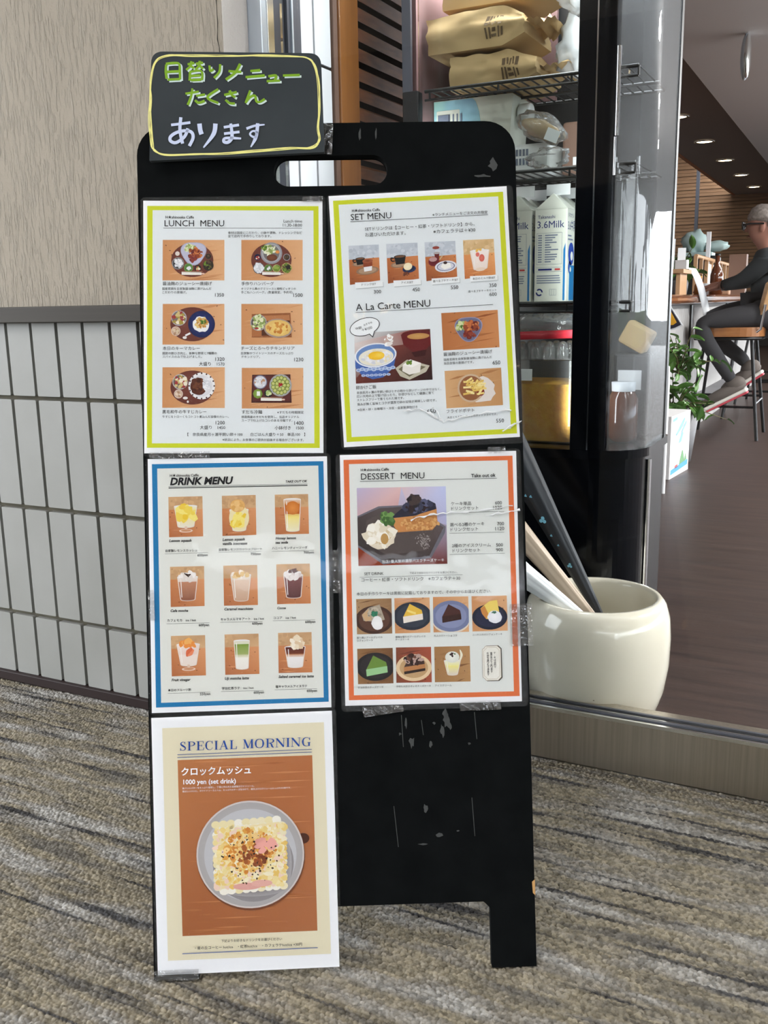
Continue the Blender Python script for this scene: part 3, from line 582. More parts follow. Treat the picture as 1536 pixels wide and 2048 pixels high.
def ph_sudachi(k):
    k.table(); k.pp([(.17, .17), (.79, .16), (.81, .86), (.155, .86)], L(76, 36, 34)); k.pp([(.19, .2), (.77, .19), (.785, .82), (.18, .82)], L(94, 46, 42)); bowl(k, .3, .35, .17, L(120, 126, 150), L(210, 212, 220), RICE + [L(190, 150, 120)], 40, .7); k.e(.63, .43, .275, .275, L(168, 170, 172), None, 30); k.e(.63, .43, .24, .24, L(196, 196, 180), None, 30)
    for rr, nn in ((.185, 13), (.095, 7)):
        for j in range(nn): a = 2 * PI * j / nn; k.e(.63 + rr * math.cos(a) / k.asp(), .43 + rr * math.sin(a), .056, .056, L(110, 130, 40), None, 12); k.e(.63 + rr * math.cos(a) / k.asp(), .43 + rr * math.sin(a), .042, .042, L(190, 196, 110), L(206, 210, 140), 12)
    k.dots(.625, .42, .05, .04, 14, [L(200, 50, 40), L(170, 40, 40)], .02); k.e(.26, .64, .12, .12, L(120, 150, 60), L(150, 176, 84), 8); k.pp([(.245, .58), (.3, .58), (.3, .69), (.245, .69)], L(238, 240, 236)); bowl(k, .43, .63, .095, L(30, 44, 48), L(24, 34, 36), SALAD, 14, .5); chopsticks(k, .31, .7, .78)
def wall_table(k, h, wl=(206, 212, 220), wl2=(190, 198, 208), tb=((190, 112, 64), (210, 136, 84), (150, 80, 44))):
    a, b, c = tb; k.pp([(0, 0), (1, 0), (1, h), (0, h)], None, [L(*wl), L(*wl2), L(*wl), L(*wl2)]); k.dots(.5, h / 2, .4, h * .4, 26, [L(*wl), L(*wl2), L(*[v - 6 for v in wl2])], .05, 1, True)
    k.pp([(0, h), (1, h), (1, 1), (0, 1)], None, [L(*a), L(*b), L(*a), L(*c)])
    for j in range(9): y = h + (1 - h) * rnd.random(); x = rnd.random() * .5; k.pp([(x, y), (x + .2, max(h, y - .012)), (x + .45, y), (x + .2, min(1, y + .012))], (lambda t_: L(*[p + (q - p) * t_ for p, q in zip(c, b)]))(rnd.random()))
    for j in range(6): k.e(rnd.random(), h + (1 - h) * rnd.random(), .016, .01, L(96, 50, 28), None, 7)
def saucer(k, x, y, r, c=L(150, 120, 96)): k.e(x, y, r, r * .38, c); k.e(x, y, r * .8, r * .28, L(176, 146, 120))
def blackcup(k, x, y, r):
    k.pp([(x - r / k.asp() * 1.0, y - r * .55), (x + r / k.asp(), y - r * .6), (x + r / k.asp() * .72, y + r * .75), (x - r / k.asp() * .7, y + r * .8)], L(26, 26, 28)); k.e(x, y - r * .58, r, r * .26, L(40, 40, 42)); k.e(x, y - r * .55, r * .86, r * .18, L(120, 84, 60)); k.rib([k.M(x - r / k.asp(), y - .35 * r), k.M(x - r / k.asp() * 1.5, y - .4 * r), k.M(x - r / k.asp() * 1.4, y + .1 * r), k.M(x - r / k.asp() * .9, y + .15 * r)], 9, L(26, 26, 28))
def ph_set1(k): wall_table(k, .36); saucer(k, .33, .49, .17); blackcup(k, .37, .42, .12); saucer(k, .6, .69, .29); k.pp([(.46, .44), (.77, .43), (.74, .7), (.49, .71)], L(236, 236, 238)); k.pp([(.46, .43), (.77, .42), (.76, .58), (.47, .59)], L(140, 66, 40)); k.e(.615, .43, .135, .055, L(170, 96, 66), L(120, 60, 40))
def ph_set2(k): wall_table(k, .36); saucer(k, .37, .56, .2); blackcup(k, .42, .43, .15); k.e(.7, .7, .17, .1, L(36, 50, 90)); k.e(.68, .68, .15, .08, L(24, 36, 70)); k.e(.66, .63, .11, .1, L(242, 226, 186), L(250, 240, 212)); k.dots(.66, .82, .1, .04, 10, [L(110, 60, 40)], .03)
def ph_set3(k): wall_table(k, .38); k.e(.36, .16, .09, .04, L(150, 70, 60)); k.pp([(.3, .3), (.46, .29), (.44, .52), (.32, .53)], L(110, 40, 40)); k.e(.38, .3, .08, .03, L(180, 170, 170)); k.e(.27, .52, .14, .12, L(120, 40, 50), L(90, 26, 36)); k.e(.25, .46, .1, .06, L(190, 150, 150)); k.line(*k.M(.46, .48), *k.M(.56, .38), 8, L(200, 180, 140)); k.e(.65, .68, .28, .155, L(226, 228, 236)); k.e(.65, .68, .23, .12, L(90, 96, 130)); k.e(.65, .68, .21, .105, L(214, 216, 228)); k.pp([(.48, .68), (.56, .58), (.8, .6), (.82, .72), (.6, .76)], L(246, 244, 238)); k.e(.64, .58, .05, .04, L(60, 40, 40))
def glass_of(k, x, y0, y1, r0, r1, layers, foot=False, rim=L(236, 236, 238)):
    A = k.asp()
    def wd(t): return r0 + (r1 - r0) * t
    k.pp([(x - (r0 + .02) / A, y0), (x + (r0 + .02) / A, y0), (x + (r1 + .02) / A, y1), (x - (r1 + .02) / A, y1)], L(232, 222, 212)); k.e(x, y1, r1 + .02, .045, L(226, 214, 204)); k.e(x, y0, r0 + .02, .035, rim)
    t0 = 0
    for frac, ca, cb in layers:
        t1 = t0 + frac; ya, yb = y0 + (y1 - y0) * t0, y0 + (y1 - y0) * t1; ra, rb = wd(t0) / A, wd(t1) / A
        k.pp([(x - ra, ya), (x + ra, ya), (x + rb, yb), (x - rb, yb)], None, [L(*ca), L(*ca), L(*cb), L(*cb)]); t0 = t1
    k.e(x, y1, r1 * .96, .03, L(*layers[-1][2]))
    k.line(*k.M(x - wd(.2) * .75 / A, y0 + .05), *k.M(x - wd(.8) * .8 / A, y1 - .05), 6, L(244, 240, 236))
    if foot: k.pp([(x - .03 / A, y1), (x + .03 / A, y1), (x + .03 / A, y1 + .1), (x - .03 / A, y1 + .1)], L(226, 200, 180)); k.e(x, y1 + .11, .17, .045, L(232, 206, 188)); k.e(x, y1 + .105, .13, .03, L(206, 150, 112))
WT = ((214, 174, 130), (200, 160, 118)); TB = ((204, 132, 82), (222, 158, 110), (182, 110, 68))
def drink_bg(k): wall_table(k, .32, *WT, TB)
YL = [L(240, 214, 90), L(246, 230, 130), L(236, 200, 60)]
def d_lemon(k): drink_bg(k); glass_of(k, .5, .24, .74, .27, .19, [(.2, (238, 236, 230), (240, 226, 150)), (.8, (240, 222, 120), (236, 230, 210))], True); k.dots(.5, .45, .2, .18, 16, YL, .09); k.e(.4, .26, .08, .06, L(240, 206, 80))
def d_float(k): drink_bg(k); glass_of(k, .5, .36, .86, .22, .15, [(.3, (240, 232, 200), (240, 214, 90)), (.7, (240, 220, 110), (236, 230, 200))]); k.e(.5, .56, .25, .32, L(238, 226, 180)); k.dots(.5, .6, .17, .22, 16, YL, .09); k.e(.46, .26, .185, .16, L(226, 176, 104), L(240, 200, 134)); k.dots(.46, .26, .14, .12, 16, [L(236, 196, 130), L(220, 168, 96)], .04)
def d_honey(k): drink_bg(k); glass_of(k, .52, .13, .9, .2, .15, [(.15, (226, 206, 190), (214, 150, 80)), (.32, (196, 110, 40), (190, 96, 30)), (.08, (230, 190, 110), (240, 220, 130)), (.45, (244, 226, 130), (240, 234, 200))]); k.e(.53, .34, .17, .17, L(206, 120, 46), L(230, 150, 70))
def d_mocha(k): drink_bg(k); glass_of(k, .51, .26, .82, .24, .17, [(.22, (240, 234, 230), (230, 214, 204)), (.78, (196, 140, 110), (150, 96, 72))]); k.dots(.5, .25, .2, .1, 30, [L(246, 242, 240), L(230, 222, 216)], .06); [k.line(*k.M(.42 + .05 * j, .17 + .02 * j), *k.M(.55 + .03 * j, .26 - .03 * j), 9, L(56, 34, 28)) for j in range(3)]
def d_macch(k): drink_bg(k); glass_of(k, .51, .24, .86, .24, .16, [(.2, (240, 234, 230), (232, 216, 200)), (.8, (226, 200, 178), (206, 170, 144))]); k.dots(.5, .23, .19, .08, 30, [L(236, 206, 150), L(220, 176, 110), L(246, 236, 226)], .05)
def d_cocoa(k): drink_bg(k); glass_of(k, .5, .28, .82, .23, .17, [(.15, (226, 214, 210), (150, 106, 104)), (.85, (132, 86, 86), (100, 62, 62))]); k.dots(.49, .26, .19, .11, 40, [L(240, 234, 232), L(224, 214, 212), L(246, 244, 242)], .05); k.dots(.5, .17, .12, .04, 12, [L(90, 50, 46)], .03)
def d_vinegar(k): drink_bg(k); glass_of(k, .5, .22, .72, .27, .18, [(.5, (238, 226, 220), (236, 214, 204)), (.5, (240, 226, 218), (236, 224, 214))], True); k.dots(.5, .21, .18, .07, 14, [L(236, 150, 70), L(240, 180, 100)], .06); k.rib([k.M(.62, .32), k.M(.5, .4), k.M(.46, .52)], [20, 34, 12], L(222, 110, 70)); k.rib([k.M(.66, .35), k.M(.58, .45), k.M(.48, .5)], [10, 26, 10], L(236, 140, 100))
def d_matcha(k): drink_bg(k); glass_of(k, .5, .17, .84, .18, .14, [(.12, (226, 222, 206), (220, 224, 196)), (.38, (128, 156, 62), (166, 180, 110)), (.12, (196, 200, 150), (238, 234, 220)), (.38, (242, 240, 232), (238, 234, 226))])
def d_salt(k): drink_bg(k); glass_of(k, .5, .36, .84, .24, .17, [(.36, (84, 30, 30), (120, 60, 36)), (.16, (190, 120, 70), (232, 220, 210)), (.48, (240, 238, 238), (234, 230, 228))]); k.dots(.55, .25, .15, .12, 40, [L(238, 222, 196), L(226, 200, 166), L(246, 236, 220)], .06)
def slice_(k, top, side, x=.5, y=.5, sz=.3, crust=None, side2=None):
    A = k.asp(); P_ = lambda a, b: (x + a * sz / A, y + b * sz)
    k.pp([P_(-.25, -1.0), P_(.95, -.35), P_(1.05, .1), P_(-.95, .35)], top); k.pp([P_(-.95, .3), P_(1.05, .02), P_(1.08, .62), P_(-.9, .95)], side)
    if side2: k.pp([P_(-.92, .72), P_(1.07, .42), P_(1.08, .66), P_(-.9, .98)], side2)
def plate(k, c, c2, y=.52, rx=.54, ry=.4): k.e(.5, y, rx, ry, c, None, 30); k.e(.5, y, rx * .82, ry * .8, c2, None, 30)
def ph_chiffon(k): k.table((176, 140, 100), (150, 112, 76), (116, 80, 52)); plate(k, L(70, 44, 34), L(92, 60, 46), .6); k.pp([(.15, .45), (.35, .25), (.66, .17), (.8, .6), (.6, .66), (.2, .62)], L(176, 164, 146)); k.pp([(.15, .45), (.35, .28), (.42, .6), (.25, .64)], L(206, 170, 130)); k.dots(.5, .4, .2, .14, 40, [L(150, 140, 124), L(196, 186, 168)], .03); k.e(.58, .7, .16, .2, L(240, 240, 242), L(250, 250, 250), 16, 0, True, .2); k.dots(.5, .44, .07, .05, 12, [L(50, 130, 100), L(40, 110, 80)], .04)
def ph_earl(k): k.table(); plate(k, L(40, 46, 60), L(52, 58, 72)); slice_(k, L(232, 190, 70), L(240, 230, 220), .5, .45, .28); k.line(*k.M(.36, .36), *k.M(.6, .45), 16, L(244, 222, 130))
def ph_gateau(k): k.table(); k.e(.5, .62, .56, .42, L(226, 214, 196), None, 30); k.e(.5, .55, .56, .44, L(120, 128, 164), None, 30); k.e(.5, .55, .44, .34, L(138, 146, 182), None, 30); slice_(k, L(74, 34, 28), L(56, 24, 20), .5, .48, .27)
def ph_fluffy(k): k.table(); plate(k, L(24, 28, 50), L(34, 38, 66), .6, .5, .36); k.pp([(.24, .35), (.5, .15), (.72, .12), (.77, .45), (.6, .62), (.42, .66), (.28, .5)], L(240, 214, 110)); k.pp([(.24, .35), (.36, .28), (.46, .5), (.4, .66), (.28, .5)], L(206, 140, 70)); k.e(.64, .6, .2, .18, L(232, 234, 242), L(248, 248, 252), 18, 0, True, .15); k.dots(.62, .47, .05, .03, 8, [L(60, 110, 90)], .03)
def ph_green(k): k.table((150, 110, 70), (120, 80, 46), (90, 56, 34)); plate(k, L(36, 30, 32), L(46, 40, 42)); slice_(k, L(110, 144, 60), L(160, 206, 150), .52, .5, .3)
def ph_oreo(k): k.table((130, 70, 46), (170, 84, 60), (90, 46, 30)); k.e(.5, .58, .5, .38, L(232, 204, 164), None, 30); k.e(.5, .58, .4, .29, L(196, 160, 116), None, 30); slice_(k, L(70, 46, 38), L(190, 130, 80), .5, .47, .3, None, L(50, 34, 28)); k.dots(.5, .35, .24, .13, 40, [L(60, 36, 30), L(110, 70, 56), L(40, 26, 24), L(190, 160, 150)], .05)
def ph_ice(k): k.table((166, 122, 76), (184, 140, 92), (120, 80, 48)); glass_of(k, .5, .4, .78, .22, .13, [(.4, (238, 238, 226), (240, 234, 150)), (.6, (240, 232, 140), (226, 216, 200))]); k.e(.5, .3, .2, .16, L(226, 228, 218), L(242, 244, 236)); k.dots(.5, .24, .09, .05, 8, [L(60, 100, 60), L(60, 40, 40)], .025); k.rib([k.M(.72, .1), k.M(.76, .25), k.M(.7, .42)], [6, 20, 12], L(240, 236, 214))
def ph_egg(k):
    k.pp([(0, 0), (1, 0), (1, 1), (0, 1)], None, [L(236, 236, 236), L(60, 30, 28), L(40, 20, 20), L(110, 52, 40)]); k.pp([(0, .2), (.35, .1), (.75, .0), (1, 0), (1, 1), (0, 1)], None, [L(226, 214, 210), L(226, 190, 180), L(150, 80, 70), L(70, 30, 26), L(34, 18, 18), L(106, 50, 40)]); k.pp([(.4, .3), (1, .25), (1, 1), (0, 1), (0, .9)], None, [L(130, 66, 56), L(84, 40, 36), L(40, 20, 20), L(104, 48, 40), L(110, 56, 44)])
    k.e(.82, .08, .3, .07, L(96, 30, 30)); k.pp([(.61, .08), (1, .06), (1, .3), (.92, .42), (.76, .44), (.64, .28)], L(104, 26, 28)); k.e(.84, .13, .22, .06, L(190, 140, 80), L(206, 160, 96)); k.pp([(.74, .44), (.94, .4), (.92, .52), (.78, .54)], L(60, 16, 18))
    k.pp([(0, .44), (.55, .40), (.5, .72), (.36, .9), (.22, .93), (.08, .84), (0, .68)], L(70, 104, 176)); 
    for j in range(10): x = .04 + .05 * j; k.e(x, .74 - .02 * (j % 2), .05, .035, L(206, 220, 240), L(100, 134, 196), 10)
    for j in range(7): k.e(.1 + .055 * j, .85, .04, .025, L(206, 220, 240), L(90, 120, 190), 10)
    k.e(.27, .46, .415, .24, L(238, 240, 246), None, 30, -.05); k.e(.27, .46, .385, .215, L(110, 142, 196), None, 30, -.05); k.e(.275, .5, .345, .17, L(236, 232, 216), L(240, 236, 222), 26, -.05); k.dots(.28, .5, .28, .12, 70, RICE + [L(232, 222, 190)], .035); k.e(.28, .47, .16, .085, L(240, 190, 40), L(250, 206, 60)); k.e(.32, .46, .1, .06, L(246, 200, 60), L(252, 220, 90))
    k.dots(.45, .18, .09, .1, 18, [L(236, 230, 226), L(206, 180, 170), L(250, 250, 250)], .04)
    k.pp([(.52, .74), (.68, .58), (.97, .72), (.92, .84), (.7, .98), (.58, .9)], L(196, 190, 170)); k.pp([(.56, .76), (.68, .64), (.92, .74), (.7, .92)], L(110, 104, 80)); k.pp([(.62, .68), (.72, .58), (.86, .66), (.84, .84), (.7, .88), (.61, .8)], L(238, 234, 228)); k.pp([(.62, .68), (.72, .58), (.86, .66), (.74, .74)], L(250, 248, 244)); k.dots(.71, .64, .05, .03, 14, GREENS, .025)
def ph_kara2(k): k.table((186, 116, 66), (206, 140, 88), (150, 84, 44)); leaf_bowl(k, .47, .45, .36, L(150, 150, 182), L(110, 112, 140)); k.dots(.36, .37, .15, .12, 40, SALAD + GREENS, .045); k.dots(.52, .42, .18, .15, 60, FRY, .05); k.dots(.48, .62, .14, .1, 30, [L(120, 44, 40), L(150, 66, 46)], .045)
def ph_fries(k): k.table((214, 170, 122), (196, 146, 96), (170, 116, 70)); k.e(.6, .55, .42, .34, L(228, 220, 214), None, 20, .3, True, .2); k.e(.45, .5, .36, .38, L(206, 180, 150), None, 26); k.e(.45, .5, .31, .33, L(150, 96, 60), None, 26); k.e(.62, .62, .1, .1, L(130, 36, 30)); [k.line(*k.M(x, y), *k.M(x + .16 * math.cos(a) / 1.2, y + .16 * math.sin(a)), 15, rnd.choice([L(240, 214, 130), L(226, 190, 100), L(246, 228, 160)])) for x, y, a in [(.3 + .3 * rnd.random(), .3 + .4 * rnd.random(), -1.2 + 1.6 * rnd.random()) for _ in range(30)]]
def ph_milk(k): wall_table(k, .38, (226, 196, 150), (214, 180, 130), ((222, 150, 90), (236, 170, 110), (200, 120, 70))); glass_of(k, .52, .3, .78, .23, .16, [(1.0, (246, 238, 232), (240, 226, 216))], False); k.e(.52, .8, .13, .05, L(236, 216, 196)); k.dots(.5, .3, .15, .04, 10, [L(236, 190, 90), L(240, 240, 236)], .04); k.e(.58, .5, .07, .1, L(216, 100, 90), L(230, 130, 110)); k.e(.45, .4, .05, .06, L(226, 120, 110))
def ph_basque(k):
    k.pp([(0, 0), (1, 0), (1, 1), (0, 1)], None, [L(196, 186, 206), L(202, 206, 236), L(110, 44, 34), L(150, 60, 30)]); k.pp([(0, 0), (.5, 0), (.45, .3), (0, .45)], None, [L(190, 180, 210), L(226, 190, 190), L(206, 160, 160), L(206, 170, 170)]); k.pp([(.5, 0), (1, 0), (1, .5), (.6, .35)], None, [L(222, 196, 200), L(196, 204, 240), L(180, 180, 214), L(196, 186, 206)]); k.pp([(0, .75), (.4, .95), (.4, 1), (0, 1)], L(140, 56, 28))
    k.pp([(0, .36), (.24, .24), (.62, .23), (.99, .52), (.98, .6), (.82, .92), (.28, .99), (0, .76)], L(110, 108, 118)); k.pp([(0, .38), (.25, .265), (.6, .25), (.965, .53), (.8, .89), (.29, .955), (0, .73)], None, [L(76, 66, 66), L(90, 80, 80), L(84, 76, 76), L(96, 84, 84), L(70, 60, 60), L(64, 54, 54), L(60, 54, 52)]); k.pp([(.1, .42), (.3, .32), (.58, .3), (.88, .54), (.76, .82), (.32, .87), (.08, .7)], L(88, 78, 76))
    k.pp([(.36, .4), (.89, .27), (.9, .48), (.84, .56), (.45, .58)], None, [L(214, 150, 90), L(206, 146, 86), L(186, 124, 70), L(190, 130, 76), L(206, 140, 80)]); k.dots(.7, .47, .24, .08, 120, [L(206, 152, 92), L(190, 130, 74), L(220, 170, 110)], .02); k.pp([(.36, .4), (.44, .33), (.56, .22), (.64, .1), (.7, .1), (.72, .18), (.8, .17), (.88, .22), (.89, .29), (.7, .35), (.66, .37)], L(44, 44, 60)); k.dots(.68, .25, .18, .07, 70, [L(60, 62, 84), L(34, 32, 44), L(90, 94, 124), L(50, 34, 34)], .03); k.dots(.64, .17, .06, .06, 30, [L(40, 34, 38), L(70, 56, 54)], .03)
    k.e(.25, .62, .2, .17, L(226, 214, 192), L(244, 236, 220), 22, 0, True, .15); k.dots(.25, .6, .16, .13, 50, [L(246, 240, 226), L(232, 222, 200), L(216, 196, 160), L(250, 246, 236)], .05); k.e(.3, .66, .05, .07, L(190, 150, 90)); k.dots(.33, .4, .07, .07, 26, [L(90, 130, 70), L(120, 160, 90), L(70, 106, 54)], .035); k.dots(.73, .68, .1, .08, 60, [L(130, 120, 118), L(160, 150, 148)], .008); k.dots(.75, .75, .06, .06, 30, [L(150, 140, 138)], .008)
def ph_toast(k):
    k.pp([(0, 0), (1, 0), (1, 1), (0, 1)], None, [L(190, 124, 76), L(184, 114, 68), L(178, 112, 70), L(168, 100, 58)])
    for j in range(70):
        y = .01 + .97 * rnd.random(); x = rnd.random() * .7; l = .15 + .4 * rnd.random(); h = .001 + .005 * rnd.random(); t_ = rnd.random(); co = L(*[p + (q - p) * t_ for p, q in zip((166, 98, 54), (216, 148, 96))]); x1 = min(1, x + l)
        k.pp([(x, y), ((x + x1) / 2, max(0, y - h)), (x1, y), ((x + x1) / 2, min(1, y + h))], co)
    k.e(.915, .47, .035, .03, L(80, 44, 30)); k.e(.86, .45, .02, .02, L(90, 50, 30))
    A = k.asp(); px = lambda x, y: None
    k.e(.523, .56, .308, .308, L(120, 70, 44), None, 48, 0, False); k.e(.52, .55, .306, .306, L(214, 206, 202), None, 48, 0, False); k.e(.52, .55, .297, .297, L(176, 172, 172), L(200, 200, 204), 48); k.e(.52, .553, .262, .262, L(196, 196, 200), L(206, 208, 212), 48); k.e(.54, .6, .23, .22, L(150, 146, 148), L(120, 116, 118), 40); k.e(.55, .735, .19, .055, L(170, 166, 168), L(120, 114, 116), 30); k.e(.76, .6, .05, .15, L(176, 173, 176), L(130, 126, 130), 24)
    k.pp([(.26, .4), (.3, .365), (.75, .35), (.77, .4), (.775, .72), (.74, .745), (.32, .77), (.26, .74)], L(240, 236, 226)); k.pp([(.74, .66), (.785, .68), (.775, .735), (.7, .745)], L(110, 60, 46))
    for j in range(34):
        t = j / 34 * 4; sd = int(t); f = t - sd; x, y = ((.27 + .48 * f, .375 - .02 * f), (.76, .37 + .35 * f), (.76 - .47 * f, .735 + .02 * f), (.275, .75 - .36 * f))[sd]
        k.e(x, y, .026, .022, rnd.choice([L(246, 242, 230), L(240, 230, 196), L(238, 226, 180)]), None, 10)
    k.pp([(.28, .4), (.74, .37), (.755, .7), (.3, .74)], L(240, 224, 176)); k.dots(.52, .56, .20, .17, 700, [L(240, 222, 160), L(238, 212, 136), L(246, 236, 206), L(236, 200, 112), L(242, 214, 196), L(244, 228, 176)], .013, 1, True); k.dots(.52, .53, .15, .12, 190, [L(226, 164, 76), L(212, 138, 60), L(236, 190, 108), L(240, 206, 140)], .013); k.dots(.54, .55, .09, .06, 70, [L(172, 98, 48), L(140, 74, 40), L(196, 116, 56)], .011); k.dots(.58, .58, .05, .03, 24, [L(130, 68, 38), L(160, 86, 44)], .010); k.e(.49, .73, .08, .02, L(226, 170, 160)); k.e(.6, .715, .06, .02, L(232, 180, 168)); k.dots(.63, .5, .05, .04, 12, [L(226, 160, 150)], .02); k.dots(.52, .57, .17, .15, 60, [L(60, 44, 36), L(80, 60, 44)], .005)

def poster(label, lam, sheet):
    cu, cv = uv(*[sum(p[i] for p in sheet) / 4 for i in (0, 1)])
    o = empty('laminated_menu', BF(cu, cv, 0.0006), label, 'menu', None, BR); o.rotation_mode = 'QUATERNION'
    k = Ink(0.0006); k.poly(sheet, WHT); s_ = k.mb.build('sheet', 'print_ink', o)
    ur = [uv(*p) for p in lam]; cx = sum(p[0] for p in ur) / 4; cy = sum(p[1] for p in ur) / 4
    # rounded-corner film pouch, gently rippled
    out = []
    for i, p in enumerate(ur):
        a = Vector(ur[i - 1]); b = Vector(p); c = Vector(ur[(i + 1) % 4]); r = 0.006
        d0 = (a - b).normalized(); d1 = (c - b).normalized()
        for t in range(5): f = t / 4; q = b + d0 * r * (1 - f) ** 2 + d1 * r * f ** 2; out.append((q.x, q.y))
    ar = sum(out[i][0] * out[(i + 1) % len(out)][1] - out[(i + 1) % len(out)][0] * out[i][1] for i in range(len(out)))
    if ar < 0: out = out[::-1]
    MB().prism(out, [], BF, 0.0002, 0.0005, 0).build('pouch_back', 'pouch', o)
    fm = MB(); q = [Vector(p) for p in ur]
    def surf(a, b):
        p = q[0] * (1 - a) * (1 - b) + q[1] * a * (1 - b) + q[2] * a * b + q[3] * (1 - a) * b
        return BF(p.x, p.y, 0.0022 + 0.0004 * noise.noise(Vector((p.x * 22, p.y * 17, cx * 9))))
    m_ = 0.012
    fm.sheet(lambda a, b: surf(m_ + (1 - 2 * m_) * a, 1 - (m_ + (1 - 2 * m_) * b)), 24, 32); fm.build('film', 'film', o)
    return o, s_
def printed(o, ink, nm='printed_photo', parent=None):
    ob = ink.mb.build(nm, 'print_ink', parent or o); return ob
# ------------------------------------------------------------------ the five laminated sheets
def cr(ox, oy_, k): return lambda x, y: (ox + x / k, oy_ + y / k)
GR = L(205, 214, 42); PAP = L(229, 235, 238)
PH = []
def photos(o, items, parent):
    for fn, q, nm in items:
        k = Ink(0.00075); k.quad(*q); fn(k); ob = k.mb.build('printed_photo', 'print_ink', parent); ob['label'] = nm
def title(k, x0, y0, x1, y1): k.text('H★shinooka Caffe', x0, y0, x1, y1, None, .012)
# lunch
o, sh = poster('laminated lunch menu with yellow-green border and six meal photos', [(281, 395), (651, 391), (653, 911), (286, 914)], [(286.7, 401.8), (644.9, 403), (646.9, 906), (288.7, 906.7)])
k = Ink(0.0007); k.frame([(294.8, 412.2), (637, 412.7), (639.5, 896), (294.1, 895.6)], [(305.5, 420.8), (627, 421.6), (628.8, 886.9), (304.2, 886.7)], GR); k.mb.build('border', 'print_ink', sh)
k = Ink(0.0007); k.poly([(305.5, 420.8), (627, 421.6), (628.8, 886.9), (304.2, 886.7)], PAP); k.mb.build('page', 'print_ink', sh)
A = cr(280, 380, 4.042); B = cr(280, 640, 4.042)
photos(o, [(ph_karaage, (A(185, 405), A(683, 405), A(683, 732), A(183, 732)), 'photo of a fried chicken set on a dark oval tray'), (ph_hamburg, (A(820, 405), A(1315, 405), A(1315, 732), A(820, 732)), 'photo of a hamburg steak set on an oval tray'),
 (ph_keema, (A(185, 922), A(683, 922), B(683, 200), B(183, 200)), 'photo of curry in a deep blue dish'), (ph_doria, (A(820, 922), A(1315, 922), B(1317, 200), B(820, 202)), 'photo of a baked rice gratin in a wooden box'),
 (ph_curry, (B(183, 383), B(686, 383), B(686, 712), B(181, 710)), 'photo of beef curry in a white notched dish'), (ph_sudachi, (B(823, 388), B(1320, 388), B(1321, 716), B(824, 716)), 'photo of cold noodles topped with green citrus slices')], sh)
k = Ink(0.0008); k.crop(280, 380, 4.042); title(k, 208, 232, 437, 232); k.text('LUNCH  MENU', 200, 296, 682, 296); k.line(190, 309, 1310, 310, 3, K_)
T = k.text
T('Lunch time', 1162, 265, 1310, 265, GREY); T('11:30-18:00', 1155, 298, 1310, 298, GREY); T('食材は国産にこだわり、小鉢や漬物、ドレッシングなど', 712, 357, 1310, 357); T('全て店内で手作りしております。', 712, 384, 1062, 384)
T('醤油麹のジューシー唐揚げ', 185, 770, 583, 770); T('国産若鶏を自家製醤油麹に漬け込んだ', 182, 808, 578, 808); T('こだわりの唐揚げ。', 182, 838, 378, 838); T('1350', 608, 864, 680, 864)
T('手作りハンバーグ', 820, 771, 1083, 771); T('オリジナル風のデミソースと相性ピッタリの', 818, 808, 1260, 808); T('手ごねハンバーグ。(数量限定、予約可)', 818, 838, 1235, 838); T('1500', 1240, 866, 1315, 866)
k.crop(280, 640, 4.042)
for a in (('本日のキーマカレー', 185, 243, 485, 243), ('国産の豚ひき肉と、新鮮な野菜と7種類の', 183, 279, 622, 279), ('スパイスのみで仕上げました。', 183, 307, 502, 307), ('1320', 610, 332, 684, 332), ('大盛り　1570', 478, 369, 684, 369), ('チーズとろ～りチキンドリア', 818, 242, 1250, 242), ('自家製ホワイトソースのチーズたっぷり', 818, 279, 1238, 279), ('チキンドリア。', 820, 308, 970, 308), ('1230', 1247, 335, 1321, 335),
 ('黒毛和牛の牛すじカレー', 182, 755, 538, 755), ('牛すじをトローくちコトコト煮込んだ自慢のカレー。', 182, 791, 718, 791), ('1200', 613, 845, 686, 845), ('大盛り　1450', 486, 882, 690, 882), ('すだち冷麺', 823, 757, 988, 757), ('※すだちの時期限定', 1110, 757, 1323, 757), ('徳島県産のすだちを使用し、当店オリジナル', 820, 793, 1287, 793), ('スープで仕上げたコシのある冷麺です。', 822, 822, 1232, 822), ('1400', 1248, 848, 1323, 848), ('小鉢付き　1500', 1090, 885, 1323, 885),
 ('【　奈良県産月ヶ瀬平飼い卵＋100　　白ごはん大盛り＋50　単品100　】', 385, 937, 1335, 937), ('※状況により、お食事のご提供が前後する場合がございます。', 668, 977, 1325, 980)): T(*a)
LET = [(k, o, sh)]
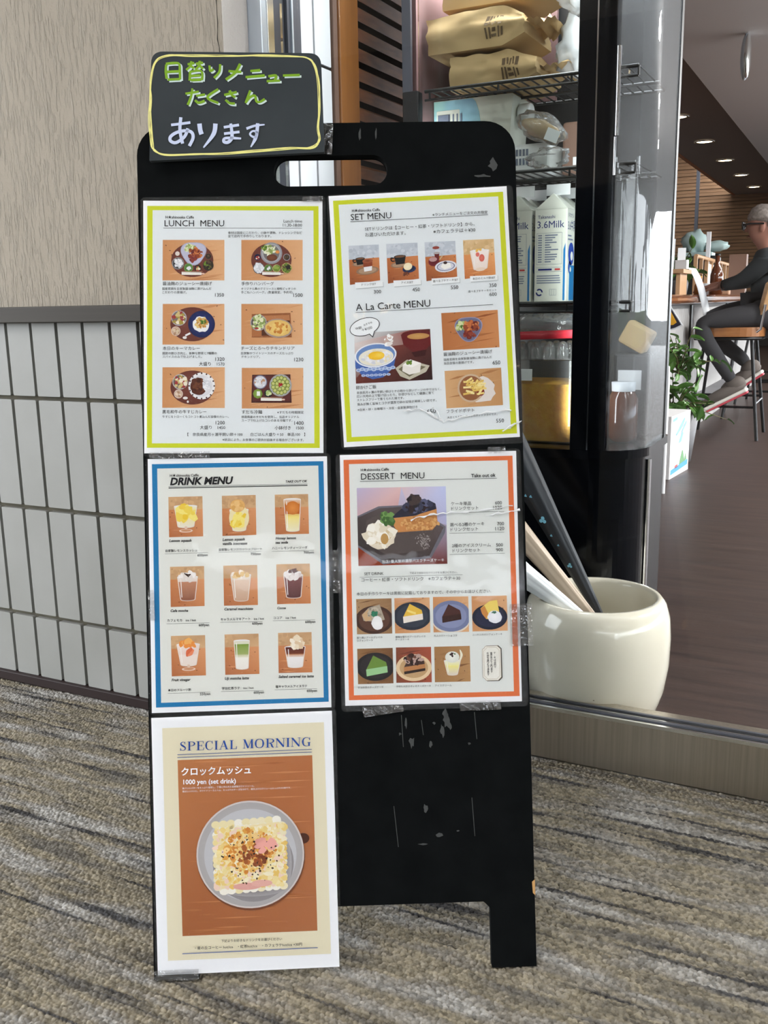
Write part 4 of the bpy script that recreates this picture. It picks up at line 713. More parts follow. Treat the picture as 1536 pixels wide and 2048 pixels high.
# set + a la carte
o, sh = poster('laminated set and a la carte menu tilted slightly, with yellow-green border', [(652.7, 390), (1025, 370), (1050.4, 886), (683, 900)], [(657.2, 392.7), (1013, 372.7), (1039.7, 873.8), (688.2, 894.6)])
inn = [(677.2, 410), (996.2, 393.2), (1021.9, 857.5), (703.4, 874.3)]
k = Ink(0.0007); k.frame([(666, 402), (1005.8, 383.9), (1033.9, 866.8), (693.5, 884.2)], inn, GR); k.mb.build('border', 'print_ink', sh)
k = Ink(0.0007); k.poly(inn, PAP); k.mb.build('page', 'print_ink', sh)
C_ = cr(650, 370, 3.746); D_ = cr(650, 610, 3.746)
photos(o, [(ph_set1, (C_(175, 457), C_(402, 447), C_(413, 715), C_(187, 750)), 'photo of black cup and layered coffee glass'), (ph_set2, (C_(458, 443), C_(692, 433), C_(704, 703), C_(472, 740)), 'photo of black cup and scoop of ice cream'), (ph_set3, (C_(745, 430), C_(975, 420), C_(990, 688), C_(760, 722)), 'photo of tea pot and cake on round plate'), (ph_milk, (C_(1033, 415), C_(1263, 405), C_(1278, 672), C_(1047, 706)), 'photo of fruit milk in a glass'),
 (ph_egg, (D_(218, 212), D_(787, 180), D_(806, 560), D_(232, 590)), 'photo of raw egg on rice in a blue patterned bowl'), (ph_kara2, (D_(870, 62), D_(1293, 37), D_(1307, 317), D_(885, 342)), 'photo of fried chicken in a three-cornered bowl'), (ph_fries, (D_(895, 495), D_(1318, 470), D_(1333, 750), D_(910, 775)), 'photo of french fries in a paper-lined bowl')], sh)
k = Ink(0.0011); k.crop(650, 370, 3.746); T = k.text
title(k, 202, 205, 412, 197); T('SET MENU', 194, 267, 498, 252); k.line(190, 278, 1220, 225, 3, K_); T('※ランチメニューをご注文の方限定', 805, 236, 1218, 216)
T('SETドリンクは【コーヒー・紅茶・ソフトドリンク】から、', 300, 345, 1120, 305); T('お選びいただけます。', 302, 388, 605, 374); T('※カフェラテは＋¥30', 812, 365, 1125, 350)
for q in (((225, 733), (432, 722), (436, 760), (228, 777)), ((512, 718), (717, 708), (720, 745), (515, 763)), ((798, 703), (1005, 690), (1008, 730), (800, 748)), ((1085, 685), (1290, 675), (1293, 712), (1088, 727))):
    k.poly([(x + 5, y + 6) for x, y in q], L(196, 202, 204)); k.poly(q, L(240, 244, 246))
for a in (('ドリンクSET', 275, 757, 383, 750), ('アイスSET', 570, 742, 660, 737), ('選べるプチケーキSET', 808, 731, 998, 718), ('本日のミルク酢SET', 1105, 713, 1275, 702), ('300', 367, 815, 420, 813), ('450', 655, 800, 712, 797), ('550', 943, 783, 998, 780), ('350', 1230, 767, 1284, 765), ('選べるプチケーキセット', 1072, 808, 1283, 795), ('600', 1232, 835, 1286, 832), ('A La Carte MENU', 233, 945, 790, 912)): T(*a)
k.line(230, 957, 1257, 897, 3, K_)
k.crop(650, 610, 3.746)
def rel(cx, cy, rx, ry, rot, n=30): return [(cx + rx * math.cos(2 * PI * j / n) * math.cos(rot) - ry * math.sin(2 * PI * j / n) * math.sin(rot), cy + rx * math.cos(2 * PI * j / n) * math.sin(rot) + ry * math.sin(2 * PI * j / n) * math.cos(rot)) for j in range(n)]
k.poly(rel(297, 165, 116, 66, -.3), K_); k.poly([(325, 215), (359, 246), (376, 190)], K_); k.poly(rel(297, 165, 111, 61, -.3), L(242, 246, 248)); k.poly([(331, 213), (356, 236), (370, 190)], L(242, 246, 248))
for a in (('W卵', 228, 188, 275, 180), ('おすすめ', 292, 160, 355, 137), ('＋¥100', 278, 201, 355, 178), ('卵かけご飯', 233, 633, 385, 625), ('奈良県月ヶ瀬の平飼い卵はヒナの時から狭いゲージの中ではなく、', 238, 668, 870, 638), ('広い大地の上で駆け回ったり、砂遊びなどして健康に育て', 238, 695, 815, 667), ('ストレスフリーで育てられた鶏です。', 240, 722, 592, 705), ('臭みが無く旨味とコクが濃厚で卵の甘味が美味しい卵です。', 242, 755, 835, 722), ('※白米・卵・お味噌汁・冷奴・自家製漬物付き', 245, 795, 692, 772),
 ('醤油麹のジューシー唐揚げ', 888, 383, 1252, 360), ('国産若鶏を自家製醤油麹に漬け込んだ', 890, 420, 1250, 398), ('当店自慢の唐揚げです。', 890, 447, 1113, 437), ('650', 1255, 448, 1313, 445), ('フライドポテト', 910, 810, 1118, 800), ('大きくて人気な皮つきのポテトフライです。', 915, 852, 1290, 825), ('650', 765, 815, 830, 810), ('550', 1282, 883, 1340, 880)): T(*a)
LET.append((k, o, sh))
# drinks
o, sh = poster('laminated drink menu with blue border and nine glass photos', [(291, 914), (661, 906), (671, 1418), (299, 1431)], [(295.6, 918.3), (653.9, 912.7), (662.8, 1414.3), (304, 1426)])
inn = [(314.6, 937.3), (636.6, 931.2), (647.5, 1394.7), (322.5, 1405.4)]
k = Ink(0.0007); k.frame([(304, 928.4), (646.8, 922.3), (657.5, 1403.1), (312.3, 1415)], inn, L(30, 122, 178)); k.mb.build('border', 'print_ink', sh)
k = Ink(0.0007); k.poly(inn, L(228, 230, 224)); k.mb.build('page', 'print_ink', sh)
E_ = cr(290, 900, 3.938); F_ = cr(290, 1170, 3.938)
photos(o, [(d_lemon, (E_(185, 370), E_(453, 364), E_(459, 680), E_(191, 687)), 'photo of lemon slices in a footed glass'), (d_float, (E_(606, 361), E_(872, 354), E_(878, 669), E_(611, 677)), 'photo of lemon drink with ice cream scoop'), (d_honey, (E_(1022, 352), E_(1285, 347), E_(1292, 660), E_(1028, 665)), 'photo of amber tea soda'),
 (d_mocha, (E_(198, 920), E_(466, 914), F_(470, 165), F_(204, 173)), 'photo of coffee with striped cream'), (d_macch, (E_(617, 911), E_(884, 905), F_(890, 157), F_(623, 163)), 'photo of pale coffee with caramel'), (d_cocoa, (E_(1034, 900), E_(1298, 894), F_(1306, 145), F_(1041, 151)), 'photo of cocoa with cream'),
 (d_vinegar, (F_(205, 401), F_(474, 394), F_(481, 711), F_(212, 719)), 'photo of milky drink with orange fruit'), (d_matcha, (F_(627, 389), F_(895, 382), F_(902, 699), F_(633, 707)), 'photo of green tea over milk'), (d_salt, (F_(1048, 377), F_(1312, 370), F_(1319, 687), F_(1053, 693)), 'photo of layered coffee with ice cream')], sh)
k = Ink(0.0008); k.crop(290, 900, 3.938); T = k.text; title(k, 197, 212, 424, 208); T('DRINK MENU', 198, 276, 697, 266, None, .04, .22); k.line(187, 300, 1280, 279, 7, K_); k.line(187, 289, 1280, 268, 3, K_); T('TAKE OUT OK', 1108, 258, 1278, 254, None, .02, .25)
def JB(a, b=.012): T(a[0], *a[1:], None, b)
def EN(a): T(a[0], *a[1:], None, .022, .22)
for a in (('Lemon squash', 192, 725, 367, 722), ('Lemon squash', 612, 716, 787, 712), ('vanilla icecream', 613, 748, 806, 745), ('Honey lemon', 1029, 705, 1190, 702), ('tea soda', 1029, 739, 1127, 736)): EN(a)
for a in (('自家製レモンスカッシュ', 163, 803, 412, 798), ('650yen', 414, 838, 495, 835), ('自家製レモンスカッシュフロート', 583, 794, 922, 786), ('750yen', 833, 828, 913, 826), ('ハニーレモンティーソーダ', 1001, 782, 1280, 776), ('700yen', 1250, 817, 1330, 814)): JB(a)
for a in ((157, 818, 495, 808), (580, 805, 912, 798), (1000, 799, 1330, 790)): k.line(*a, 2, K_)
k.crop(290, 1170, 3.938)
for a in (('Cafe mocha', 203, 212, 341, 210), ('Caramel macchiato', 626, 199, 853, 195), ('Cocoa', 1042, 190, 1110, 188), ('Fruit vinegar', 211, 757, 361, 753), ('Uji matcha latte', 630, 745, 820, 741), ('Salted caramel ice latte', 1052, 731, 1330, 726)): EN(a)
for a in (('カフェモカ　ice / hot', 177, 288, 403, 284), ('600yen', 425, 325, 507, 322), ('キャラメルマキアート　ice / hot', 597, 279, 938, 272), ('600yen', 845, 312, 926, 310), ('ココア　ice / hot', 1013, 268, 1190, 264), ('600yen', 1262, 300, 1343, 297), ('本日のフルーツ酢', 182, 836, 365, 832), ('550yen', 434, 868, 516, 865), ('宇治抹茶ラテ　ice / hot', 606, 823, 857, 816), ('600yen', 857, 855, 938, 852), ('塩キャラメルアイスラテ', 1029, 808, 1278, 802), ('650yen', 1275, 842, 1355, 839)): JB(a)
for a in ((171, 305, 508, 297), (592, 294, 925, 287), (1008, 282, 1340, 273), (180, 853, 516, 842), (600, 838, 936, 830), (1022, 824, 1356, 815)): k.line(*a, 2, K_)
LET.append((k, o, sh))
# desserts
o, sh = poster('laminated dessert menu with orange border and cheesecake photo', [(671, 908), (1041, 897), (1057, 1412), (683, 1424)], [(679.6, 910.3), (1032, 901.7), (1043.7, 1402.4), (690.6, 1411.5)])
inn = [(697.9, 928.3), (1015, 920.5), (1027.7, 1382.4), (707.9, 1390.4)]
k = Ink(0.0007); k.frame([(687, 920), (1024.7, 911.4), (1039.2, 1391.7), (698, 1400.3)], inn, L(226, 116, 66)); k.mb.build('border', 'print_ink', sh)
k = Ink(0.0007); k.poly(inn, L(227, 231, 228)); k.mb.build('page', 'print_ink', sh)
G_ = cr(670, 890, 3.84); H_ = cr(670, 1160, 3.746)
photos(o, [(ph_basque, (G_(167, 331), G_(850, 317), G_(863, 912), G_(180, 929)), 'large photo of burnt cheesecake and cream on a grey plate'),
 (ph_chiffon, (H_(158, 143), H_(423, 137), H_(429, 400), H_(165, 407)), 'photo of grey chiffon cake with cream'), (ph_earl, (H_(444, 136), H_(708, 130), H_(714, 393), H_(450, 400)), 'photo of yellow topped cheesecake on dark plate'), (ph_gateau, (H_(733, 127), H_(998, 122), H_(1004, 387), H_(738, 392)), 'photo of dark chocolate cake on lilac plate'), (ph_fluffy, (H_(1022, 121), H_(1286, 116), H_(1294, 379), H_(1030, 385)), 'photo of yellow chiffon cake on scalloped plate'),
 (ph_green, (H_(166, 515), H_(432, 508), H_(438, 773), H_(173, 780)), 'photo of green tea cheesecake on black plate'), (ph_oreo, (H_(456, 505), H_(719, 500), H_(725, 765), H_(460, 770)), 'photo of dark topped cheesecake on tan plate'), (ph_ice, (H_(743, 500), H_(1009, 493), H_(1016, 759), H_(748, 765)), 'photo of ice cream in a small glass')], sh)
k = Ink(0.0013); k.crop(670, 890, 3.84); T = k.text; title(k, 198, 202, 414, 196); T('DESSERT  MENU', 200, 267, 687, 257); k.line(192, 281, 1242, 255, 3, K_); T('Take out ok', 1045, 249, 1233, 244, None, .02)
T('当店1番人気の濃厚バスクチーズケーキ', 362, 906, 837, 892, WHT)
for a in (('ケーキ単品', 890, 463, 1045, 460), ('600', 1228, 457, 1280, 456), ('ドリンクセット', 893, 500, 1100, 494), ('1020', 1213, 495, 1282, 492), ('選べる2種のケーキ', 882, 625, 1145, 616), ('700', 1245, 618, 1297, 616), ('ドリンクセット', 887, 662, 1098, 655), ('1120', 1230, 656, 1298, 653), ('2種のアイスクリーム', 898, 785, 1195, 778), ('500', 1237, 780, 1288, 778), ('ドリンクセット', 903, 824, 1113, 817), ('900', 1237, 818, 1289, 815), ('SET DRINK', 225, 1000, 373, 996), ('下記よりお好きなドリンクをお選びください。', 572, 989, 938, 983), ('コーヒー・紅茶・ソフトドリンク　※カフェラテ＋30', 203, 1048, 960, 1033)): T(*a)
for a in ((985, 518, 1298, 511), (878, 678, 1298, 669), (880, 841, 1303, 831), (190, 1016, 978, 995)): k.line(*a, 2, K_)
k.crop(670, 1160, 3.746)
for a in (('本日の手作りケーキは黒板に記載しておりますので、その中からお選びください。', 162, 115, 1170, 92), ('香り高いアールグレイの', 163, 439, 355, 434), ('シフォンケーキ', 164, 460, 285, 456), ('優雅な香りのアールグレイの', 452, 433, 678, 427), ('チーズケーキ', 452, 453, 555, 450), ('大人のガトーショコラ', 740, 424, 913, 420), ('ふっわふわのシフォンケーキ', 1028, 416, 1252, 410), ('宇治抹茶のチーズケーキ', 172, 811, 363, 806), ('子供も大好きオレオチーズケーキ', 458, 803, 718, 797), ('アイスクリーム', 748, 797, 873, 793)): T(*a)
def ticket(x0, y0, x1, y1, c, col):
    pts = [(x0 + c, y0), (x1 - c, y0), (x1 - c * .4, y0 + c * .6), (x1, y0 + c), (x1, y1 - c), (x1 - c * .4, y1 - c * .6), (x1 - c, y1), (x0 + c, y1), (x0 + c * .6, y1 - c * .6), (x0, y1 - c), (x0, y0 + c), (x0 + c * .6, y0 + c * .6)]
    k.poly([(x + (y - 620) * .03, y - (x - 1175) * .03) for x, y in pts], col)
ticket(1112, 490, 1250, 756, 24, L(70, 66, 60)); ticket(1104, 492, 1243, 752, 24, L(190, 176, 160)); ticket(1107, 495, 1240, 749, 24, L(238, 236, 228)); ticket(1114, 502, 1233, 742, 24, L(196, 184, 166)); ticket(1117, 505, 1230, 739, 22, L(238, 236, 228))
for s_, x, y0, y1 in (('ケｌキは店内で', 1197, 536, 660), ('焼きあげております', 1171, 537, 695), ('お持ち帰りもできます', 1145, 538, 716)):
    st = (y1 - y0) / len(s_)
    for j, c in enumerate(s_): yy = y0 + st * (j + .85); xx = x + (yy - 620) * .03; hw = st * (.44 if c != 'ｌ' else .08); T(c, xx - hw, yy, xx + hw, yy - .5, None, .01)
LET.append((k, o, sh))
# special morning
o, sh = poster('laminated cheese toast morning poster, lowest sheet on the board', [(299, 1432), (672, 1416.5), (683, 1934), (311, 1954)], [(302.8, 1435.9), (663.7, 1421.2), (679, 1932.8), (315.9, 1950.4)])
cre = [(324.7, 1456.2), (647.7, 1444.2), (661.9, 1906.9), (336.2, 1921)]
k = Ink(0.0007); k.poly(cre, L(232, 224, 196)); k.mb.build('page', 'print_ink', sh)
I_ = cr(290, 1410, 3.746); J_ = cr(290, 1680, 3.746)
photos(o, [(ph_toast, (I_(245, 412), I_(1253, 375), J_(1292, 677), J_(282, 718)), 'large photo of toast with melted cheese on a grey plate')], sh)
k = Ink(0.0021); k.crop(290, 1410, 3.746); T = k.text; BL = L(34, 72, 150)
T('クロックムッシュ', 275, 521, 795, 506, WHT, .02); T('1000 yen (set drink)', 290, 590, 683, 581, WHT, .02); T('食パンにバターをたっぷり使用し、丁寧に作られた自家製ホワイトソース。', 282, 627, 820, 608, WHT); T('香ばしいパンに、ホワイトソースとハム、たっぷりのチーズをかけて、焼き上げたボリュームたっぷりの1枚です。', 283, 650, 1095, 621, WHT)
k.line(245, 370, 1250, 329, 4, BL); k.line(245, 391, 1250, 350, 4, BL)
# high-contrast serif capitals drawn stroke by stroke: unit box, y up
def serif(ch, ox, y, wd, ht, sl):
    t, h = .24, .05
    def X(a, b): return (ox + a * wd, y - sl * a * wd - b * ht)
    def bar(x0, y0, x1, y1, th):   # th in units of ht
        a, b = X(x0, y0), X(x1, y1); k.line(*a, *b, th * ht, BL)
    def ser(x, y_, l=.16): bar(x - l, y_, x + l, y_, h)
    def stroke(pts, ws): k.rib([X(*p) for p in pts], [w_ * ht for w_ in ws], BL)
    if ch == 'I': bar(.5, 0, .5, 1, t * .8); ser(.5, .015, .5); ser(.5, .985, .5)
    elif ch in 'PR':
        bar(.24, 0, .24, 1, t * .8); ser(.24, .015, .24); ser(.2, .985, .2); stroke([(.24, .98), (.55, .98), (.84, .9), (.92, .75), (.84, .6), (.55, .51), (.24, .5)], [h, h, .1, t * .8, .1, h, h])
        if ch == 'R': stroke([(.45, .5), (.62, .44), (.72, .25), (.8, .06), (.98, .03)], [.08, .12, t * .8, .14, h])
    elif ch == 'E': bar(.26, 0, .26, 1, t * .8); bar(0, .015, .95, .015, h); bar(0, .985, .92, .985, h); bar(.26, .51, .7, .51, h); bar(.93, 0, .98, .27, h * 1.4); bar(.92, 1, .92, .75, h * 1.4); bar(.7, .4, .7, .62, h * 1.3)
    elif ch == 'L': bar(.28, 0, .28, 1, t * .8); bar(0, .015, .95, .015, h); ser(.28, .985, .26); bar(.93, 0, .99, .3, h * 1.5)
    elif ch == 'A': bar(.12, 0, .52, 1, h * 1.2); bar(.5, 1, .84, 0, t * .8); ser(.1, .015, .16); ser(.84, .015, .2); bar(.25, .33, .7, .33, h)
    elif ch == 'M': bar(.14, 0, .14, 1, h * 1.2); bar(.16, 1, .5, .02, t * .8); bar(.5, .02, .84, 1, h * 1.2); bar(.86, 0, .86, 1, t * .8); ser(.12, .015, .13); ser(.86, .015, .15); ser(.12, .985, .12); ser(.88, .985, .12)
    elif ch == 'N': bar(.14, 0, .14, 1, h * 1.2); bar(.14, .98, .86, .04, t * .8); bar(.86, 0, .86, 1, h * 1.2); ser(.14, .015, .15); ser(.86, .985, .15); ser(.12, .985, .12)
    elif ch == 'O': stroke([(.5, .985), (.2, .87), (.1, .5), (.2, .13), (.5, .015), (.8, .13), (.9, .5), (.8, .87), (.5, .985)], [h, .12, t * .85, .12, h, .12, t * .85, .12, h])
    elif ch in 'CG':
        stroke([(.88, .72), (.8, .9), (.55, .985), (.22, .86), (.11, .5), (.22, .14), (.55, .015), (.82, .1), (.9, .28)], [.05, .05, h, .12, t * .85, .12, h, .05, .04]); bar(.89, 1, .89, .68, h * 1.3)
        if ch == 'G': bar(.82, .02, .82, .42, t * .75); ser(.8, .43, .18)
    elif ch == 'S': stroke([(.8, .74), (.74, .92), (.5, .985), (.22, .88), (.2, .7), (.5, .53), (.82, .36), (.84, .16), (.55, .015), (.24, .08), (.12, .3)], [.04, .05, h, .11, .15, t * .85, .15, .11, h, .05, .04]); bar(.8, .99, .8, .7, h * 1.2); bar(.12, .3, .12, 0, h * 1.2)
x = 263
for word, x0, x1, yb, sl in (('SPECIAL', 263, 689, 340, .033), ('MORNING', 735, 1242, 322, .036)):
    ws = {'I': .30, 'M': .95, 'O': .86, 'N': .86, 'S': .58, 'P': .68, 'E': .68, 'C': .72, 'A': .82, 'L': .64, 'R': .78, 'G': .80}; gp = .12
    tot = sum(ws[c] for c in word) + gp * (len(word) - 1); u_ = (x1 - x0) / tot; xx = x0
    for c in word: serif(c, xx, yb - sl * (xx - x0), ws[c] * u_, 66, sl); xx += (ws[c] + gp) * u_
k.crop(290, 1680, 3.746); T('下記よりお好きなドリンクをお選びください', 575, 757, 1028, 741, None, .008); T('・星の丘コーヒー hot/ice　・紅茶hot/ice　・カフェラテhot/ice +30円', 378, 812, 1178, 782, None, .008); k.line(283, 845, 1295, 799, 5, BL)
LET.append((k, o, sh))
# ------------------------------------------------------------------ small blackboard taped to the top
CW = 0.016
def uvc(px, py): return uv(px, py, CW)
q = [uvc(298.8, 321.7), uvc(649, 304), uvc(641.6, 106.5), uvc(302.6, 102.8)]
cb = empty('chalkboard', BF(sum(p[0] for p in q) / 4, sum(p[1] for p in q) / 4, 0.008), 'small black chalkboard with green and white handwriting taped to the board top', 'chalkboard', None, BR)
out = []; rr = (0.0015, 0.0015, 0.014, 0.014)
for i, p in enumerate(q):
    a = Vector(q[i - 1]); b = Vector(p); c = Vector(q[(i + 1) % 4]); d0 = (a - b).normalized(); d1 = (c - b).normalized()
    for t in range(8): f = t / 7; z = b + d0 * rr[i] * (1 - f) ** 2 + d1 * rr[i] * f ** 2; out.append((z.x, z.y))
MB().prism(out, [], BF, CW - 0.006, CW, 0).build('slate_board', 'chalkboard', cb, bevel=0.0008)
for a, b in (((340, 290), (420, 310)), ((560, 280), (630, 300))):
    p0, p1 = uv(*a), uv(*b); ft = MB(); ft.add([BF(x_, y_, w_) for w_ in (0.0004, CW - 0.0062) for x_, y_ in ((p0[0], p1[1]), (p1[0], p1[1]), (p1[0], p0[1]), (p0[0], p0[1]))], [(3, 2, 1, 0), (4, 5, 6, 7), (0, 1, 5, 4), (1, 2, 6, 5), (2, 3, 7, 6), (3, 0, 4, 7)]); ft.build('foam_pad', 'fridge_satin', cb)
k = Ink(CW + 0.0003); k.wo = CW; k.crop(270, 90, 3.746)
YEL = L(232, 226, 140)
for dx in range(6):
    j = lambda: 17 * (rnd.random() - .5)
    loop = [(122, 740), (106, 560), (118, 400), (112, 250), (150, 120), (250, 78), (420, 80), (700, 82), (960, 80), (1180, 84), (1290, 98), (1345, 160), (1370, 280), (1375, 460), (1366, 620), (1375, 710), (1320, 768), (1150, 776), (900, 795), (650, 815), (400, 822), (220, 822), (140, 790)]
    k.rib([(x + j() + dx * 2, y + j()) for x, y in loop], [3 + 4 * rnd.random() for _ in loop], YEL, 6, True)
k.mb.build('chalk_border', 'print_ink', cb)
k = Ink(CW + 0.0005); k.wo = CW; k.crop(270, 90, 3.746)
GRN = L(122, 164, 36); CWH = L(206, 224, 222)
G_ST = [[(237, 150), (235, 200), (242, 258)], [(235, 146), (290, 140), (334, 146), (340, 200), (342, 262)], [(245, 206), (330, 202)], [(248, 264), (340, 260)],
 [(398, 150), (448, 140)], [(426, 126), (420, 160), (388, 192)], [(420, 160), (446, 180)], [(460, 146), (514, 138)], [(490, 124), (484, 158), (456, 190)], [(488, 158), (514, 184)], [(416, 206), (414, 272)], [(412, 206), (500, 200), (506, 268)], [(424, 236), (494, 233)], [(424, 268), (500, 264)],
 [(562, 158), (568, 200), (592, 186)], [(642, 148), (636, 205), (596, 252)], [(792, 146), (754, 212), (684, 264)], [(704, 200), (750, 205), (800, 206)], [(868, 200), (942, 194)], [(832, 246), (975, 234)], [(1002, 240), (1060, 234), (1050, 272)], [(990, 276), (1090, 272)], [(1112, 234), (1238, 230)],
 [(382, 370), (482, 354)], [(434, 330), (424, 390), (400, 454)], [(462, 386), (528, 376)], [(454, 418), (480, 438), (526, 424)], [(628, 336), (546, 398), (628, 440)], [(672, 380), (766, 358)], [(712, 346), (730, 380), (756, 396)], [(682, 416), (712, 440), (752, 444)], [(868, 346), (832, 440)], [(832, 440), (866, 396), (902, 386), (914, 426), (938, 432), (976, 410)]]
for st in G_ST: k.rib([(x + 9, y + 8) for x, y in st], [15 + 5 * rnd.random() for _ in st], CWH)
for st in G_ST: k.rib([(x - 3, y - 2) for x, y in st], [16 + 5 * rnd.random() for _ in st], GRN)
CB = L(196, 206, 232)
for st, wd in (([(272, 602), (340, 594), (416, 584)], 20), ([(345, 545), (338, 640), (358, 742)], 24), ([(398, 628), (372, 690), (310, 734), (268, 722), (268, 690), (310, 660), (370, 646), (424, 656), (436, 700), (408, 760)], 24), ([(484, 592), (490, 640), (500, 672)], 34), ([(604, 592), (590, 670), (514, 772)], [34, 32, 10]), ([(666, 620), (780, 602)], 20), ([(668, 668), (784, 654)], 20), ([(718, 592), (728, 690), (700, 730), (668, 728), (672, 704), (720, 700), (796, 704)], [20, 26, 26, 24, 20, 22, 14]), ([(836, 630), (900, 608), (972, 600)], [20, 18, 10]), ([(920, 590), (916, 640), (908, 690), (882, 690), (862, 670), (884, 648), (914, 660), (900, 710), (868, 768)], [26, 26, 22, 16, 14, 14, 22, 26, 8])): k.rib(st, wd, CB)
k.mb.build('chalk_lettering', 'print_ink', cb)
# tape
def tape(name, quad_, parent, w_=0.0026, n=10, amp=0.0012, m='tape'):
    q = [Vector(uv(*p)) for p in quad_]
    def f(a, b):
        p = q[0] * (1 - a) * (1 - b) + q[1] * a * (1 - b) + q[2] * a * b + q[3] * (1 - a) * b
        return BF(p.x, p.y, w_ + amp * noise.noise(Vector((p.x * 160, p.y * 160, len(name)))))
    return MB().sheet(lambda a, b: f(a, 1 - b), n, n).build(name, m, parent)
tape('tape_strip', [(648, 250), (667, 250), (664, 312), (648, 310)], cb, 0.0035, 14, 0.004, 'tape')
pst = [p for k_, p, s_ in LET]
for pi, qd in ((0, [(605, 395), (646, 394), (646, 404), (604, 405)]), (0, [(300, 905), (420, 903), (420, 916), (300, 918)]), (1, [(975, 895), (1010, 893), (1010, 905), (975, 907)]), (3, [(724, 1413), (806, 1409), (807, 1422), (728, 1434)]), (3, [(918, 1404), (1000, 1400), (1002, 1418), (920, 1421)]), (3, [(1018, 1208), (1062, 1206), (1066, 1290), (1022, 1292)]), (2, [(664, 1100), (676, 1100), (682, 1185), (667, 1186)]), (2, [(296, 1180), (308, 1180), (312, 1240), (298, 1240)]), (4, [(302, 1940), (398, 1936), (398, 1958), (305, 1960)])):
    tape('tape_strip', qd, pst[pi])
# ridges where the pouches have buckled, their glare put into a white material
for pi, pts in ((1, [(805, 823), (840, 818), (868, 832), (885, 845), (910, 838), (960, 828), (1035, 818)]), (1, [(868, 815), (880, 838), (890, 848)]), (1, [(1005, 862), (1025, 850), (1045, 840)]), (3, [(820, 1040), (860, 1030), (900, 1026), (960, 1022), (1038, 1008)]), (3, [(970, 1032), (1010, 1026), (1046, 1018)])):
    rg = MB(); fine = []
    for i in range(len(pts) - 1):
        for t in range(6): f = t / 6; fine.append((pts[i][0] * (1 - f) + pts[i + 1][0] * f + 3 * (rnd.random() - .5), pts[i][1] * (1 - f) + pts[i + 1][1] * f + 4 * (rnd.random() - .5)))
    rg.tube([BF(*uv(*p), 0.0026) for p in fine], [0.0004 + 0.0016 * rnd.random() ** 2 for _ in fine], 6); rg.build('film_glare_ridge', 'crease_glare', pst[pi])
# ------------------------------------------------------------------ set all the type
def set_type(items):
    made = {}
    for it in items:
        key = (it[3], it[6], it[7])
        if key in made: continue
        c = bpy.data.curves.new('type', 'FONT'); c.body = it[3]; c.size = 1; c.offset = it[6]; c.shear = it[7]; c.resolution_u = 2
        ob = bpy.data.objects.new('type', c); COL.objects.link(ob); made[key] = ob
    dg = bpy.context.evaluated_depsgraph_get(); dg.update(); geo = {}
    for key, ob in made.items():
        ev = ob.evaluated_get(dg); me = ev.to_mesh(); geo[key] = ([(v.co.x, v.co.y) for v in me.vertices], [tuple(p.vertices) for p in me.polygons]); ev.to_mesh_clear()
    for ob in made.values(): c = ob.data; bpy.data.objects.remove(ob); bpy.data.curves.remove(c)
    for it in items:
        mb, a, b, key, col, w_, hs = it[0], it[1], it[2], (it[3], it[6], it[7]), it[4], it[5], it[8]; vs, fs = geo[key]
        fr_ = it[9] if len(it) > 9 else BF
        if not vs: continue
        x0 = min(v[0] for v in vs); x1 = max(v[0] for v in vs); d = Vector((b[0] - a[0], b[1] - a[1])); sc_ = d.length / (x1 - x0); d.normalize(); nn = Vector((-d.y, d.x)) * hs
        mb.add([fr_(a[0] + d.x * (x - x0) * sc_ + nn.x * y * sc_, a[1] + d.y * (x - x0) * sc_ + nn.y * y * sc_, w_) for x, y in vs], fs, 0, False, [col] * len(vs))
TODO = [(k_.mb, 'lettering', o_) for k_, p_, o_ in LET]
# ------------------------------------------------------------------ display fridge
FX0, FXR, FY, FYB, FR = -0.85, -0.375, 1.80, 2.10, 0.09
def arc(x_r, y_f, r, n=14, a0=0.0, a1=90.0): # front-right rounded corner; angle 0 = facing front, 90 = facing +x
    return [(x_r - r + r * math.sin(math.radians(a0 + (a1 - a0) * k / n)), y_f + r - r * math.cos(math.radians(a0 + (a1 - a0) * k / n))) for k in range(n + 1)]
fg = empty('display_fridge', (-0.6, 2.1, 0), 'tall black display fridge with rounded glass corner and stocked wire shelves', 'fridge')
base = [(FX0, FY)] + arc(FXR, FY, FR) + [(FXR, FYB - .03), (FXR - .03, FYB), (FX0, FYB)]
MB().prism(base, [], ID, 0.02, 0.470, 0).build('base_cabinet', 'fridge_black', fg, bevel=0.003)
lip = [(FX0, FY - 0.008)] + arc(FXR + 0.008, FY - 0.008, FR + 0.008) + [(FXR + 0.008, FYB - .03), (FXR - .022, FYB), (FX0, FYB)]
MB().prism(lip, [], ID, 0.470, 0.487, 0).build('base_rim', 'fridge_black', fg, bevel=0.004)
MB().prism([(FX0 + .02, FY + .02), (FXR - .03, FY + .03), (FXR - .03, FYB - .02), (FX0 + .02, FYB - .02)], [], ID, 0.0, 0.02, 0).build('plinth', 'fridge_satin', fg)
MB().box((FX0, FY + .02, .487), (FX0 + .02, FYB, 1.66)).build('side_panel', 'board_maroon', fg)
MB().box((FX0 + .02, FYB - .03, .487), (FXR - .006, FYB, 1.66)).build('back_panel', 'fridge_satin', fg)
MB().prism(base, [], ID, 1.66, 1.74, 0).build('top_cap', 'fridge_black', fg, bevel=0.004)
MB().box((FX0, FY - .004, .487), (-.817, FY + .02, 1.168)).build('door_post', 'fridge_satin', fg, bevel=.002)
MB().box((FX0, FY - .002, 1.168), (-.832, FY + .006, 1.66)).build('glass_channel', 'alu_dark', fg)
post = [(-.503, FY - .004)] + [p for p in arc(FXR + .004, FY - .004, FR + .004, 40) if p[0] < -.433]
inner = [(x * 1.0, y + .03) for x, y in post][::-1]
